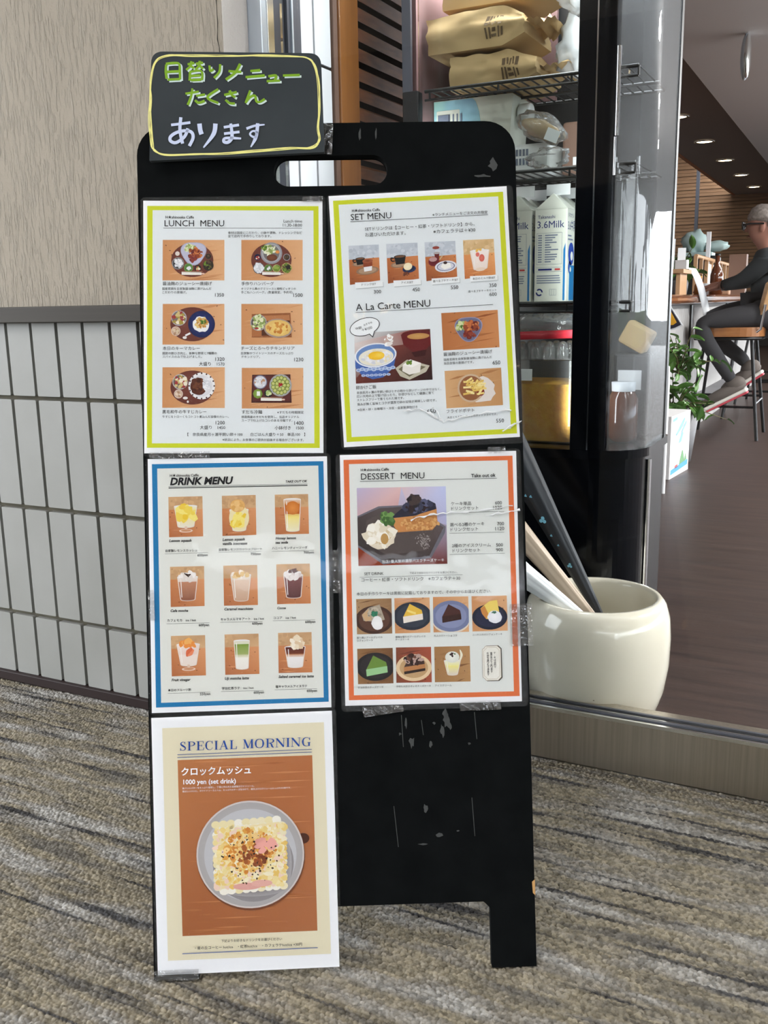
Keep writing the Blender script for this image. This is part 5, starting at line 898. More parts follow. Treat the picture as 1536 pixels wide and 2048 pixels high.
MB().prism(post + inner, [], ID, .487, 1.66, 0).build('corner_post', 'fridge_black', fg, bevel=.0015)
MB().box((-.470, FY - .0055, .487), (-.4675, FY - .0035, 1.66)).build('post_seam', 'chrome', fg)
p_ = [p for p in arc(FXR + .004, FY - .004, FR + .004, 60) if -.437 < p[0] < -.427]
h_ = MB().tube([(p_[len(p_) // 2][0], p_[len(p_) // 2][1] - .003, z) for z in (1.052, 1.20)], .0045, 12)
h_.tube([(p_[len(p_) // 2][0] - .002, p_[len(p_) // 2][1] - .006, z) for z in (.985, 1.05)], .0028, 8)
h_.build('door_handle', 'chrome', fg)
MB().box((-.817, FY, .487), (-.503, FY + .005, 1.66)).build('front_glass', 'fridge_glass', fg)
cg = MB(); ap = [p for p in arc(FXR, FY, FR, 48) if p[0] >= -.434] + [(FXR, 1.98), (FXR, FYB - .03)]
for i in range(len(ap) - 1): cg.add([(ap[i][0], ap[i][1], .487), (ap[i + 1][0], ap[i + 1][1], .487), (ap[i + 1][0], ap[i + 1][1], 1.66), (ap[i][0], ap[i][1], 1.66)], [(0, 1, 2, 3)], 0, True)
cg.build('curved_glass', 'curved_glass', fg)
MB().box((FXR - .010, FYB - .045, .487), (FXR + .002, FYB - .025, 1.66)).build('edge_strip', 'fridge_satin', fg)
MB().tube([(FXR + .003, 1.90, .03), (FXR + .003, 1.90, .46)], .006, 8).build('edge_trim', 'chrome', fg)
def shelf(z, y0=FY + .015):
    s_ = MB(); s_.tube([(-.81, y0, z), (-.40, y0, z)], .0035, 8).tube([(-.81, y0, z - .016), (-.40, y0, z - .016)], .0025, 8).tube([(-.81, FYB - .05, z), (-.40, FYB - .05, z)], .003, 8).tube([(-.81, 1.95, z - .004), (-.39, 1.95, z - .004)], .003, 8)
    for j in range(21): x = -.80 + .02 * j; s_.tube([(x, y0, z), (x, FYB - .05, z)], .0016, 6)
    for x in (-.80, -.66, -.52, -.40): s_.tube([(x, y0, z - .016), (x, y0, z)], .0022, 6)
    s_.build('wire_shelf', 'wire', fg)
for z in (1.168, 1.006, .763): shelf(z)
# stock on the top shelf: folded kraft bags and crumpled white bags
def paper_bag(x0, x1, y0, y1, z0, z1, seed, label, stamp=True, tilt=0.0):
    o = empty('paper_bag', ((x0 + x1) / 2, (y0 + y1) / 2, z0), label, 'bag', 'folded kraft bags on the top fridge shelf')
    def pt(a, b, c):
        sq = 1 - .55 * max(0, a - .78) / .22
        n_ = noise.noise_vector(Vector((a * 5 + seed, b * 3, c * 4))) * .006
        zc = z0 + (z1 - z0) * (.5 + (c - .5) * sq)
        return Vector((x0 + (x1 - x0) * a, y0 + (y1 - y0) * b + .008 * (abs(c - .5) * 2 - 1) * (1 if b > .5 else 1), zc + (tilt * a if c > .02 else 0))) + n_ * min(1, c * 3)
    m_ = MB(); N = 26
    faces = [lambda a, c: pt(a, 0, c), lambda a, b: pt(a, b, 1), lambda a, c: pt(1 - a, 1, c), lambda a, b: pt(a, 1 - b, 0)]
    for f_ in faces: m_.sheet(f_, N, 8)
    m_.sheet(lambda b, c: pt(1, b, c), 6, 8); m_.sheet(lambda b, c: pt(0, 1 - b, c), 6, 8)
    m_.build('body', 'kraft', o)
    if stamp:
        st = MB(); xs = x0 + (x1 - x0) * .62; zs = z0 + (z1 - z0) * .18; h = (z1 - z0) * .62
        for j, (a, b, c, d) in enumerate(((0, .55, .18, 1), (.24, .6, .34, 1), (.42, .55, .5, .95), (.58, .6, .66, 1), (.76, .55, .96, .98), (0, 0, .1, .45), (.2, 0, .3, .45), (.36, .08, .62, .2), (.7, 0, .78, .45), (.86, .05, .96, .4), (.4, .28, .58, .42))):
            q = []
            for u_, v_ in ((a, b), (c, b), (c, d), (a, d)): 
                X = xs + u_ * .034; Z = zs + v_ * h; p = pt((X - x0) / (x1 - x0), 0, (Z - z0) / (z1 - z0)); q.append(Vector((p.x, p.y - .0012, p.z)))
            st.add(q, [(0, 1, 2, 3)], 0)
        st.build('stamped_print', 'ink_brown', o)
    flap = MB(); flap.sheet(lambda a, b: pt(1, .1 + .8 * b, .5) + Vector((.055 * a, .01 * math.sin(6 * b + seed), .02 * noise.noise(Vector((a * 4, b * 5, seed))))), 8, 10); flap.build('twisted_neck', 'kraft', o)
    return o
paper_bag(-.775, -.60, 1.86, 2.02, 1.1725, 1.2325, 1, 'flattened kraft paper bag lying directly on the top wire shelf')
paper_bag(-.818, -.622, 1.85, 2.02, 1.2405, 1.3065, 5, 'kraft paper bag in the middle of the stack, printed stamp in full view', True, .004)
paper_bag(-.795, -.60, 1.87, 2.02, 1.322, 1.385, 9, 'topmost kraft paper bag of the stack, cut by the picture edge', True, .004)
def plastic_bag(x, y, z, rx, ry, rz, seed, label, m='thin_white_bag'):
    o = MB().ell((x, y, z), rx, ry, rz, 28, 0, None, .55, seed).build('plastic_bag', m); return tag(o, label, 'bag', 'crumpled plastic bags in the fridge')
plastic_bag(-.535, 1.93, 1.238, .045, .05, .05, 3, 'crumpled white plastic bag beside the lowest kraft bag')
plastic_bag(-.535, 1.94, 1.335, .045, .05, .035, 8, 'crumpled white plastic bag on top of another at shelf end')
ct = MB(); o = empty('display_card', (-.80, 2.05, 1.17), 'maroon card with white bars standing behind the kraft bags', 'card')
MB().box((-.828, 2.05, 1.1725), (-.62, 2.06, 1.5)).build('card', 'board_maroon', o)
cb_ = MB()
for z, x0, x1 in ((1.205, -.826, -.79), (1.262, -.816, -.77), (1.30, -.80, -.70), (1.35, -.80, -.68)): cb_.box((x0, 2.047, z), (x1, 2.0495, z + .022))
cb_.build('white_bars', 'white_plastic', o)
# middle shelf: lying drink carton, white packs, wrapped loaf packs
o = empty('drink_carton', (-.75, 1.93, 1.06), 'white and blue drink carton lying on its side with a screw cap', 'carton')
jb = MB(); q = [(-.828, 1.0705), (-.668, 1.0705), (-.660, 1.165), (-.828, 1.165)]
jb.prism(q, [], XZ, -2.0, -1.90, 0); jb.build('body', 'carton_white', o, bevel=.002)
pr = MB(); pr.prism([(-.828, 1.071), (-.724, 1.071)] + [(-.724 - .022 * (1 - math.cos(t)) , 1.071 + .093 * math.sin(t)) for t in (.4, .8, 1.2, 1.5)] + [(-.828, 1.164)], [], XZ, -1.8999, -1.8994, 0); pr.build('blue_print', 'sky_print', o)
lb = MB(); lb.prism(rrect(-.822, 1.075, -.772, 1.146, .002), [], XZ, -1.8994, -1.899, 0)
for j in range(5): lb.box((-.819 + .0085 * j + (.015 if j else 0), 1.8982, 1.085), (-.816 + .0085 * j + (.022 if j == 0 else .015), 1.899, 1.138), 1)
lb.build('label_panel', ['carton_white', 'ink_grey'], o)
cp = Vector((-.660, 1.94, 1.132)); Ry = Matrix.Rotation(PI / 2, 3, 'Y')
MB().lathe([(.0001, .026), (.017, .026), (.019, .022), (.019, .004), (.0155, .003), (.0155, 0)], cp, 24, 0, Ry).build('screw_cap', 'white_plastic', o)
o = empty('white_pack', (-.72, 1.95, 1.01), 'flat white printed pack under the lying drink carton', 'pack')
MB().box((-.82, 1.90, 1.0105), (-.585, 2.08, 1.0695)).build('body', 'white_plastic', o, bevel=.01, seg=3)
ln = MB()
for j in range(10): ln.box((-.66 + .007 * (j % 5), 1.8985, 1.03 + .017 * (j // 5)), (-.656 + .007 * (j % 5), 1.8998, 1.042 + .017 * (j // 5)))
ln.build('printed_lines', 'ink_grey', o)
o = empty('wrapped_snack', (-.60, 1.9, 1.06), 'clear wrapped food pack with a square white label, leaning on the middle shelf', 'food pack')
Rt = Matrix.Rotation(.42, 3, 'Y')
MB().ell((-.597, 1.885, 1.093), .052, .03, .026, 24, 0, Rt, .25, 4).build('film_wrap', 'clear_plastic', o)
MB().ell((-.60, 1.89, 1.092), .040, .018, .016, 16, 0, Rt, .3, 6).build('contents', 'kraft', o)
MB().obox((-.566, 1.853, 1.072), .026, .001, .022, Rt).build('label', 'white_plastic', o)
o = empty('brown_packet', (-.55, 1.99, 1.05), 'dull pink-brown packet behind the wrapped food pack', 'packet')
MB().box((-.578, 1.96, 1.0105), (-.507, 2.03, 1.112)).build('body', 'brown_pack', o, bevel=.006, seg=3); MB().box((-.555, 1.9590, 1.03), (-.52, 1.9598, 1.045)).build('label', 'white_plastic', o)
plastic_bag(-.575, 1.865, 1.034, .042, .018, .02, 12, 'small clear bag lying flat at the middle shelf rail', 'clear_plastic')
# lower shelf: gable-top milk cartons
INKT = []
def milk(x0, yf, label, wd=.0655, right_print=True):
    zb = .7665; h = .178; x1 = x0 + wd; o = empty('milk_carton', (x0 + wd / 2, yf + wd / 2, zb), label, 'milk carton', 'milk cartons on the lower fridge shelf')
    m_ = MB(); m_.box((x0, yf, zb), (x1, yf + wd, zb + h)); m_.build('body', 'carton_white', o, bevel=.0012)
    g_ = MB(); ym = yf + wd / 2; z0, z1 = zb + h, zb + h + .030
    xa, xb, yb = x0, x1, yf + wd
    # gable ridge runs front-to-back seen end-on to the right face: roof slopes fall to left and right faces
    xm = (x0 + x1) / 2
    g_.add([(xa, yf, z0), (xb, yf, z0), (xb, yb, z0), (xa, yb, z0), (xm, yf + .012, z1), (xm, yb - .012, z1)], [(0, 1, 4), (1, 2, 5, 4), (2, 3, 5), (3, 0, 4, 5)], 0)
    g_.build('gable', 'carton_white', o)
    MB().obox((xm + .004, ym, z1 + .0085), .048, .002, .021, Matrix.Rotation(.0, 3, 'Z')).build('sealed_fin', 'white_plastic', o)
    b_ = MB(); b_.box((x1 - .0065, yf - .0006, zb + .002), (x1 - .0025, yf - .0001, zb + .100))
    b_.prism([(x1 - .0065, zb + .1), (x1 - .0025, zb + .1), (x1 - .0025, zb + .112)], [], XZ, -yf + .0001, -yf + .0006, 0)
    b_.box((x1 + .0001, yf + .02, zb + .002), (x1 + .0006, yf + wd - .002, zb + .07)); b_.build('blue_stripe', 'carton_blue', o)
    t_ = MB(); XF = lambda u, v, w_: Vector((u, yf - w_, v)); nav = L(36, 44, 110); gy = L(120, 128, 150)
    TX.append((t_, (x0 + .006, zb + .160), (x0 + .041, zb + .160), 'Takanashi', nav, .0004, 0, 0, 1, XF)); TX.append((t_, (x0 + .005, zb + .142), (x0 + .060, zb + .142), '3.6Milk', nav, .0004, 0, 0, 1, XF))
    def rect(a, b, c, d, col): t_.add([XF(x0 + a, zb + b, .0004), XF(x0 + c, zb + b, .0004), XF(x0 + c, zb + d, .0004), XF(x0 + a, zb + d, .0004)], [(0, 1, 2, 3)], 0, False, [col] * 4)
    for a, b, c, d in ((.004, .072, .056, .0725), (.004, .132, .056, .1325), (.004, .072, .0045, .1325), (.0555, .072, .056, .1325), (.018, .074, .0183, .131)): rect(a, b, c, d, gy)
    for r_ in range(12): z = .129 - .0046 * r_; rect(.007, z - .0022, .015, z, gy); rect(.021, z - .0022, .03 + .02 * rnd.random(), z, gy)
    rect(.004, .058, .056, .0585, gy); rect(.004, .066, .056, .0665, gy); rect(.008, .0605, .036, .064, nav); rect(.042, .0605, .053, .064, L(190, 70, 70))
    for r_ in range(4): z = .051 - .0045 * r_; rect(.005, z - .002, .05 + .004 * rnd.random(), z, gy)
    for r_ in range(4): rect(.032 + .0045 * r_, .012, .0324 + .0045 * r_, .024, gy)
    rect(.032, .012, .046, .0124, gy); rect(.032, .0236, .046, .024, gy)
    for a0 in (0, PI):
        pts = [(.011 + r * math.cos(a0 + t * 2.4), .018 + r * math.sin(a0 + t * 2.4)) for r, ts in ((.0075, (0, .25, .5, .75, 1)), (.0045, (1, .75, .5, .25, 0))) for t in ts]
        t_.add([XF(x0 + a, zb + b, .0004) for a, b in pts], [tuple(range(10))], 0, False, [nav] * 10)
    YF = lambda u, v, w_: Vector((x1 + w_, u, v))
    TX.append((t_, (yf + .006, zb + .162), (yf + .045, zb + .162), 'タカナシ', nav, .0004, 0, 0, 1, YF)); TX.append((t_, (yf + .005, zb + .138), (yf + .058, zb + .138), '3.6牛乳', nav, .0004, 0, 0, 1.3, YF))
    for a, b, c, d in ((.006, .125, .03, .128), (.006, .118, .04, .121)): t_.add([YF(yf + a, zb + b, .0004), YF(yf + c, zb + b, .0004), YF(yf + c, zb + d, .0004), YF(yf + a, zb + d, .0004)], [(0, 1, 2, 3)], 0, False, [gy] * 4)
    for cy, cz, s_ in ((.03, .092, .022), (.022, .066, .012)):
        pts = [(cy + s_ * math.cos(2 * PI * j / 20) * .9, cz + s_ * math.sin(2 * PI * j / 20)) for j in range(20)]; t_.add([YF(yf + a, zb + b, .0005) for a, b in pts], [tuple(range(20))], 0, False, [L(40, 70, 160)] * 20)
        pts = [(cy + .004 + s_ * .4 * math.cos(2 * PI * j / 16), cz - .004 + s_ * .4 * math.sin(2 * PI * j / 16)) for j in range(16)]; t_.add([YF(yf + a, zb + b, .0007) for a, b in pts], [tuple(range(16))], 0, False, [L(225, 226, 220)] * 16)
    TODO.append((t_, 'printed_label', o))
TX = []
milk(-.6135, 1.905, 'milk carton in front facing out, its whole printed label visible')
milk(-.6865, 1.905, 'milk carton half hidden by the board edge, only its stripe side showing')
milk(-.6135, 1.985, 'milk carton standing directly behind the front facing carton')
milk(-.6865, 1.985, 'milk carton in the rear, behind the half hidden carton')
# bottom of the fridge: tubs and packs
o = empty('food_tub', (-.56, 1.9, .487), 'clear tub half full of yellow food on the fridge floor', 'tub')
MB().prism(rrect(-.70, 1.86, -.505, 2.04, .02, 4), [], ID, .4885, .652, 0).build('tub_wall', 'tub_plastic', o)
MB().prism(rrect(-.695, 1.865, -.510, 2.035, .018, 4), [], ID, .4905, .605, 0).build('contents', 'yellow_food', o)
MB().box((-.66, 1.8585, .612), (-.60, 1.8595, .635)).build('label', 'white_plastic', o)
o = empty('egg_pack', (-.58, 1.93, .652), 'clear ribbed pack closed with a red band, stacked on the tub', 'food pack')
ep = MB()
for j in range(7):
    for i in range(2): ep.lathe([(.0125, 0), (.013, .016), (.010, .028), (.005, .034), (.0001, .035)], (-.69 + .028 * j, 1.90 + .05 * i, .6535), 14)
ep.box((-.705, 1.868, .6530), (-.507, 1.985, .6545)); ep.build('tray', 'clear_plastic', o)
MB().sheet(lambda a, b: Vector((-.705 + .195 * a, 1.8665 + .004 * noise.noise(Vector((a * 6, b, 1))), .690 + .016 * b + .006 * a)), 20, 2).build('red_band', 'red_tape', o, solid=.001)
MB().ell((-.60, 1.93, .722), .10, .05, .022, 26, 0, None, .3, 21).build('film_wrap', 'clear_plastic', o)
# things behind the curved corner glass
o = empty('coffee_jar', (-.43, 2.0, .487), 'dark jar with pale lid behind the curved fridge glass', 'jar')
MB().lathe([(.0001, 0), (.028, 0), (.03, .01), (.03, .085), (.022, .10)], (-.435, 1.94, .4885), 24).build('body', 'bottle_brown', o); MB().lathe([(.023, .10), (.024, .118), (.0001, .118)], (-.435, 1.94, .4885), 24).build('lid', 'white_plastic', o)
o = empty('coffee_bag', (-.43, 2.03, .487), 'black coffee bag with a pale label behind the curved fridge glass', 'bag')
MB().box((-.475, 2.01, .4885), (-.40, 2.05, .66)).build('body', 'fridge_satin', o, bevel=.008, seg=3); MB().box((-.463, 2.0085, .585), (-.415, 2.0095, .625)).build('label', 'white_plastic', o)
o = MB().obox((-.430, 2.03, .692), .06, .04, .05, Matrix.Rotation(.5, 3, 'Y')).build('paper_packet', 'kraft', bevel=.006); tag(o, 'small tan paper packet lying on the black coffee bag', 'packet')
# ------------------------------------------------------------------ umbrella pot
PC = Vector((-.405, 1.648, 0))
o = empty('umbrella_stand', PC, 'round glazed off-white ceramic pot holding umbrellas behind the glass', 'umbrella stand')
MB().lathe([(.0001, .004), (.085, .0), (.092, .004), (.110, .035), (.124, .08), (.131, .13), (.132, .18), (.129, .215), (.122, .238), (.113, .249), (.106, .249), (.103, .242), (.104, .225), (.108, .16), (.098, .04), (.0001, .03)], PC, 72).build('pot', 'pot_glaze', o)
st = MB()
for dx, z, l in ((-.02, .062, .03), (.03, .10, .004)): st.sheet(lambda a, b: PC + Vector(((dx + l * a), -math.sqrt(.1205 ** 2 - (dx + l * a) ** 2) if z < .08 else -.128, z + .0015 * b * (1 - abs(2 * a - 1)))), 8, 1)
st.build('glaze_scratch', 'ink_brown', o)
def umbrella(px0, px1, y, wd0, wd1, m, label, tip=.05, deco=False, seed=0):
    a = at(*px0, y - .02); b = at(*px1, y); d = (b - a).normalized(); o = empty('umbrella', b, label, 'umbrella', 'closed umbrellas standing in the pot')
    # furled canopy: fluted taper from handle end (hidden behind board) to ferrule in the pot
    top = a - d * .42; end = b + d * .07; n = 26; vs = []; K = 30; L_ = (end - top).length; u = d.cross(Vector((0, 1, 0))).normalized(); v = u.cross(d)
    for i in range(K + 1):
        t = i / K; dd = (top - a).length / L_; da = (b - top).length / L_
        r = (wd0 + (wd1 - wd0) * (t - dd) / (da - dd)) / 2
        r *= min(1, t * 8 + .3)
        if t > .93: r *= 1 - .5 * (t - .93) / .07
        for j in range(n):
            an = 2 * PI * j / n; rr = r * (1 + .10 * math.sin(an * 8 + t * 7 + seed)); vs.append(top + d * (t * L_) + (u * math.cos(an) + v * math.sin(an) * .75) * rr)
    MB().add(vs, [(i * n + j, i * n + (j + 1) % n, (i + 1) * n + (j + 1) % n, (i + 1) * n + j) for i in range(K) for j in range(n)], 0, True).build('canopy', m, o)
    MB().tube([end - d * .01, end + d * tip], [.006, .003], 10).build('ferrule', 'steel_black', o)
    hk = [top - d * .02 * k for k in range(5)] + [top - d * .08 + u * .012 - d * .03, top - d * .08 + u * .035 - d * .04, top - d * .08 + u * .055 - d * .025, top - d * .08 + u * .06]
    MB().tube(hk, .007, 10).build('handle', 'bottle_brown', o)
    if deco:
        g_ = MB()
        for t, off, s_ in ((.10, -.1, .5), (.12, .5, .5), (.30, .3, 1.3), (.42, .25, .45), (.50, .5, .4), (.66, .5, .9)):
            c = a + (b - a) * t; r0 = (wd0 + (wd1 - wd0) * t) / 2
            for l_ in range(3):
                an = off - .6; ce = c + (u * math.cos(an - PI / 2 + .5) * 0 + v * 0) ; fr_ = (Vector((-.25, -.96, .1)).normalized())
                e1 = d; e2 = fr_.cross(d).normalized(); pc = c + fr_ * (r0 * 1.12) + e2 * (off - .3) * r0 * .6
                q = [pc + (e1 * math.cos(2.1 * l_ + .5) + e2 * math.sin(2.1 * l_ + .5)) * .0030 * s_ + (e1 * math.cos(k * PI / 5) + e2 * math.sin(k * PI / 5)) * .0027 * s_ for k in range(10)]
                g_.add(q, [tuple(range(10))], 0)
        g_.build('clover_print', 'umb_blue', o)
umbrella((1058, 962), (1192, 1216), 1.66, .050, .016, 'umb_black', 'closed black umbrella with small blue clover print, uppermost in the pot', .05, True, 0)
umbrella((1056, 1085), (1172, 1222), 1.622, .036, .022, 'umb_beige', 'closed beige umbrella lying between the black and the white one', .05, False, 2)
umbrella((1056, 1156), (1146, 1222), 1.585, .040, .022, 'umb_white', 'closed white umbrella, lowest of the three in the pot', .05, False, 4)
# ------------------------------------------------------------------ cafe beyond
o = empty('bar_counter', (-1.1, 6.6, 0), 'long wooden bar counter with a pale fluted front', 'counter')
fl = MB(); pts = []
for k in range(216): y = 4.6 + k * .0215; pts += [(-.93, y), (-.924, y + .006), (-.924, y + .0145), (-.93, y + .0205)]
fl.prism(pts + [(-1.5, 9.25), (-1.5, 4.6)], [], ID, 0, .735, 0); fl.build('fluted_front', 'flute', o)
MB().box((-1.62, 4.55, .742), (-.86, 9.3, .79)).build('counter_top', 'counter_wood', o, bevel=.018, seg=4)
MB().box((-1.6, 4.6, .735), (-.90, 9.25, .742)).build('under_frame', 'slate', o)
for y in (5.72, 7.2): MB().box((-.935, y, 0), (-.915, y + .035, .735)).build('batten', 'steel_black', o)
MB().box((-.93, 5.62, .165), (-.80, 7.3, .207)).build('foot_ledge', 'slate', o, bevel=.004)
def stool(x, y, label, rz=0.0, back=True, ztop=.612):
    o = empty('bar_stool', (x, y, 0), label, 'stool', 'wooden stools along the bar'); o0 = Vector((x, y, 0)); R = Matrix.Rotation(rz, 3, 'Z')
    P = lambda a, b, c: o0 + R @ Vector((a, b, c))
    s_ = MB(); ol = [(.19 * (1.0 if abs(math.cos(t)) < .2 else 1) * math.copysign(abs(math.cos(t)) ** .6, math.cos(t)), .19 * math.copysign(abs(math.sin(t)) ** .6, math.sin(t))) for t in [2 * PI * k / 36 for k in range(36)]]
    s_.prism(ol, [], lambda u, v, w_: P(u, v, w_), ztop - .05, ztop); s_.build('seat', 'seat_wood', o, bevel=.016, seg=4)
    MB().tube([P(.17 * c, .17 * s, ztop - .06) for c, s in ((1, 1), (-1, 1), (-1, -1), (1, -1))], .009, 8, closed=True).build('seat_ring', 'steel_black', o)
    for c, s in ((1, 1), (-1, 1), (-1, -1), (1, -1)): MB().tube([P(.12 * c, .12 * s, ztop - .055), P(.185 * c, .195 * s, 0)], .0095, 10).build('leg', 'steel_black', o)
    for z in (.18, .215):
        r = .185 - .06 * z / .6
        ax = ((-1, -1), (1, -1)) if z < .2 else ((-1, 1), (1, 1))
        MB().tube([P(r * ax[0][0], r * ax[0][1], z), P(r * ax[1][0], r * ax[1][1], z)], .007, 8).build('rung', 'steel_black', o)
    for sg in (-1, 1): MB().tube([P(r * sg, -r, .2), P(r * sg, r, .2)], .007, 8).build('rung', 'steel_black', o)
    if back:
        b_ = MB()
        def f(a, b):
            an = -1.0 + 2.0 * a; r_ = .165 + .085 * b; e = 1 - .25 * abs(2 * a - 1) ** 4
            return P(.055 + r_ * math.cos(an), r_ * math.sin(an), ztop + .03 + (.25 * b) * e + .02 * (1 - e))
        b_.sheet(f, 24, 8); b_.build('backrest', 'back_wood', o, solid=.03, bevel=.004)
        for an in (-1.0, 1.0): MB().tube([P(.16 * math.cos(an) + .03, .16 * math.sin(an), ztop - .05), P(.20 * math.cos(an) + .06, .20 * math.sin(an), ztop - .01), P(.215 * math.cos(an) + .07, .215 * math.sin(an), ztop + .12)], .007, 8).build('back_bracket', 'chrome', o)
stool(-.70, 5.76, 'wooden stool with curved backrest on which the customer sits', 0)
stool(-.66, 6.75, 'second wooden stool along the bar, partly behind the occupied one', .1)
stool(-.66, 7.7, 'farthest wooden stool along the bar', -.1)
# seated customer (faces the counter, -x)
def skin_body(name, nodes, edges, parent, m, sub=2):
    me = bpy.data.meshes.new(name); me.from_pydata([n[:3] for n in nodes], edges, []); ob = bpy.data.objects.new(name, me); COL.objects.link(ob)
    ob.parent = parent; inv = wm(parent).inverted()
    for v in me.vertices: v.co = inv @ v.co
    md = ob.modifiers.new('skin', 'SKIN'); me.skin_vertices.new(name='skin') if not me.skin_vertices else None
    for i, n in enumerate(nodes):
        r = n[3]; sv = me.skin_vertices[0].data[i]; sv.radius = (r, r) if not isinstance(r, tuple) else r; sv.use_root = (i == 0)
    s2 = ob.modifiers.new('sub', 'SUBSURF'); s2.levels = sub; s2.render_levels = sub; me.materials.append(MATS[m]); md.use_smooth_shade = True
    return ob
pr_ = empty('person', (-.55, 5.75, .612), 'grey-haired person in dark shirt and glasses seated at bar reaching forward', 'person')
X = -.50
body = [(X, 5.77, .70, .125), (X + .005, 5.77, .80, .125), (X - .005, 5.77, .90, .135), (X - .02, 5.77, .97, .12), (X - .035, 5.765, 1.03, .055), (X - .055, 5.76, 1.075, .05),
        (X - .03, 5.62, .965, .06), (X - .10, 5.655, .895, .05), (X - .155, 5.71, .858, .045), (X - .262, 5.87, .842, .034), (X - .276, 5.885, .840, .028),
        (X - .03, 5.92, .965, .06), (X - .13, 6.05, .87, .05), (X - .335, 6.13, .838, .033),
        (X - .02, 5.68, .68, .08), (X - .17, 5.60, .668, .06), (X - .335, 5.55, .640, .046), (X - .31, 5.56, .55, .046), (X - .20, 5.585, .38, .04), (X - .16, 5.59, .32, .032),
        (X - .02, 5.86, .685, .09), (X - .17, 5.86, .69, .075), (X - .345, 5.84, .655, .058), (X - .30, 5.82, .55, .05), (X - .14, 5.76, .44, .04), (X - .10, 5.74, .40, .032)]
ed = [(0, 1), (1, 2), (2, 3), (3, 4), (4, 5), (3, 6), (6, 7), (7, 8), (8, 9), (9, 10), (3, 11), (11, 12), (12, 13), (0, 14), (14, 15), (15, 16), (16, 17), (17, 18), (18, 19), (0, 20), (20, 21), (21, 22), (22, 23), (23, 24), (24, 25)]
sh = [i for i in range(14)]
skin_body('shirt', [body[0][:2] + (.72, .125)] + body[1:4] + [body[4][:3] + (.06,)] + body[6:10] + body[11:14], [(0, 1), (1, 2), (2, 3), (3, 4), (3, 5), (5, 6), (6, 7), (7, 8), (3, 9), (9, 10), (10, 11)], pr_, 'cloth_dark')
skin_body('trousers', [body[0]] + body[14:26], [(0, 1), (1, 2), (2, 3), (3, 4), (4, 5), (5, 6), (0, 7), (7, 8), (8, 9), (9, 10), (10, 11), (11, 12)], pr_, 'cloth_trouser')
# skin: neck, head, near forearm end and hand, as one figure
hx, hy, hz = X - .075, 5.755, 1.135
skin_body('body', [(X - .03, 5.765, .99, .05), (X - .05, 5.76, 1.06, .048), (hx + .01, hy, hz - .02, .07), (hx, hy, hz + .035, .082), (hx + .005, hy, hz + .075, .06), (hx - .055, hy, hz - .05, .036)], [(0, 1), (1, 2), (2, 3), (3, 4), (2, 5)], pr_, 'skin')
fc = MB(); fc.ell((hx - .074, hy, hz - .006), .015, .010, .012, 12); fc.ell((hx - .070, hy, hz + .010), .009, .008, .024, 12); fc.ell((hx - .062, hy, hz + .034), .012, .042, .007, 12); fc.ell((hx + .012, hy - .078, hz + .002), .014, .007, .028, 12); fc.ell((hx + .012, hy + .078, hz + .002), .014, .007, .028, 12); fc.ell((hx - .062, hy, hz - .042), .012, .022, .005, 10); fc.build('face_features', 'skin', pr_)
hr = MB(); hr.ell((hx + .018, hy, hz + .065), .094, .088, .062, 22, 0, None, .18, 3); hr.ell((hx + .062, hy, hz + .02), .05, .078, .07, 18, 0, None, .18, 5); hr.build('hair', 'hair', pr_)
gl_ = MB(); gl_.tube([(hx - .09, hy - .055, hz + .02), (hx - .05, hy - .082, hz + .022), (hx + .02, hy - .086, hz + .02)], .0045, 8); gl_.tube([(hx - .09, hy + .055, hz + .02), (hx - .05, hy + .082, hz + .022), (hx + .02, hy + .086, hz + .02)], .0045, 8)
for s in (-1, 1): gl_.tube([(hx - .094, hy + s * .034 + .026 * math.cos(t * PI / 8), hz + .014 + .02 * math.sin(t * PI / 8)) for t in range(16)], .0035, 6, closed=True)
gl_.tube([(hx - .094, hy - .01, hz + .016), (hx - .094, hy + .01, hz + .016)], .003, 6); gl_.build('glasses', 'frame_dark', pr_)
def hand(wx, wy, wz, sgn=1, turn=0.0):
    nodes = [(wx + .02, wy, wz, .026), (wx - .012, wy, wz + .002, .024), (wx - .055, wy, wz - .004, .030)]; ed_ = [(0, 1), (1, 2)]
    for k, (oy, ln_) in enumerate(((-.030, .066), (-.010, .076), (.010, .072), (.029, .058))):
        b = len(nodes); nodes += [(wx - .078, wy + oy, wz - .003, .0105), (wx - .078 - ln_ * .5, wy + oy * 1.1, wz - .012, .009), (wx - .078 - ln_ * .85, wy + oy * 1.1, wz - .034, .0075)]; ed_ += [(2, b), (b, b + 1), (b + 1, b + 2)]
    b = len(nodes); nodes += [(wx - .03, wy - sgn * .036, wz - .008, .012), (wx - .062, wy - sgn * .055, wz - .018, .010), (wx - .088, wy - sgn * .052, wz - .030, .008)]; ed_ += [(1, b), (b, b + 1), (b + 1, b + 2)]
    ct_, st_ = math.cos(turn), math.sin(turn)
    nodes = [(wx + (n[0] - wx) * ct_ - (n[1] - wy) * st_, wy + (n[0] - wx) * st_ + (n[1] - wy) * ct_, n[2], n[3]) for n in nodes]
    skin_body('hand', nodes, ed_, pr_, 'skin', 1)
hand(X - .272, 5.88, .838, 1, -.30); hand(X - .34, 6.13, .835, -1, -.2)
MB().lathe([(.031, -.009), (.034, 0), (.031, .009)], (X - .258, 5.866, .842), 18, 0, Matrix.Rotation(-.9, 3, 'Z') @ Matrix.Rotation(PI / 2, 3, 'Y')).build('watch', 'steel_black', pr_)
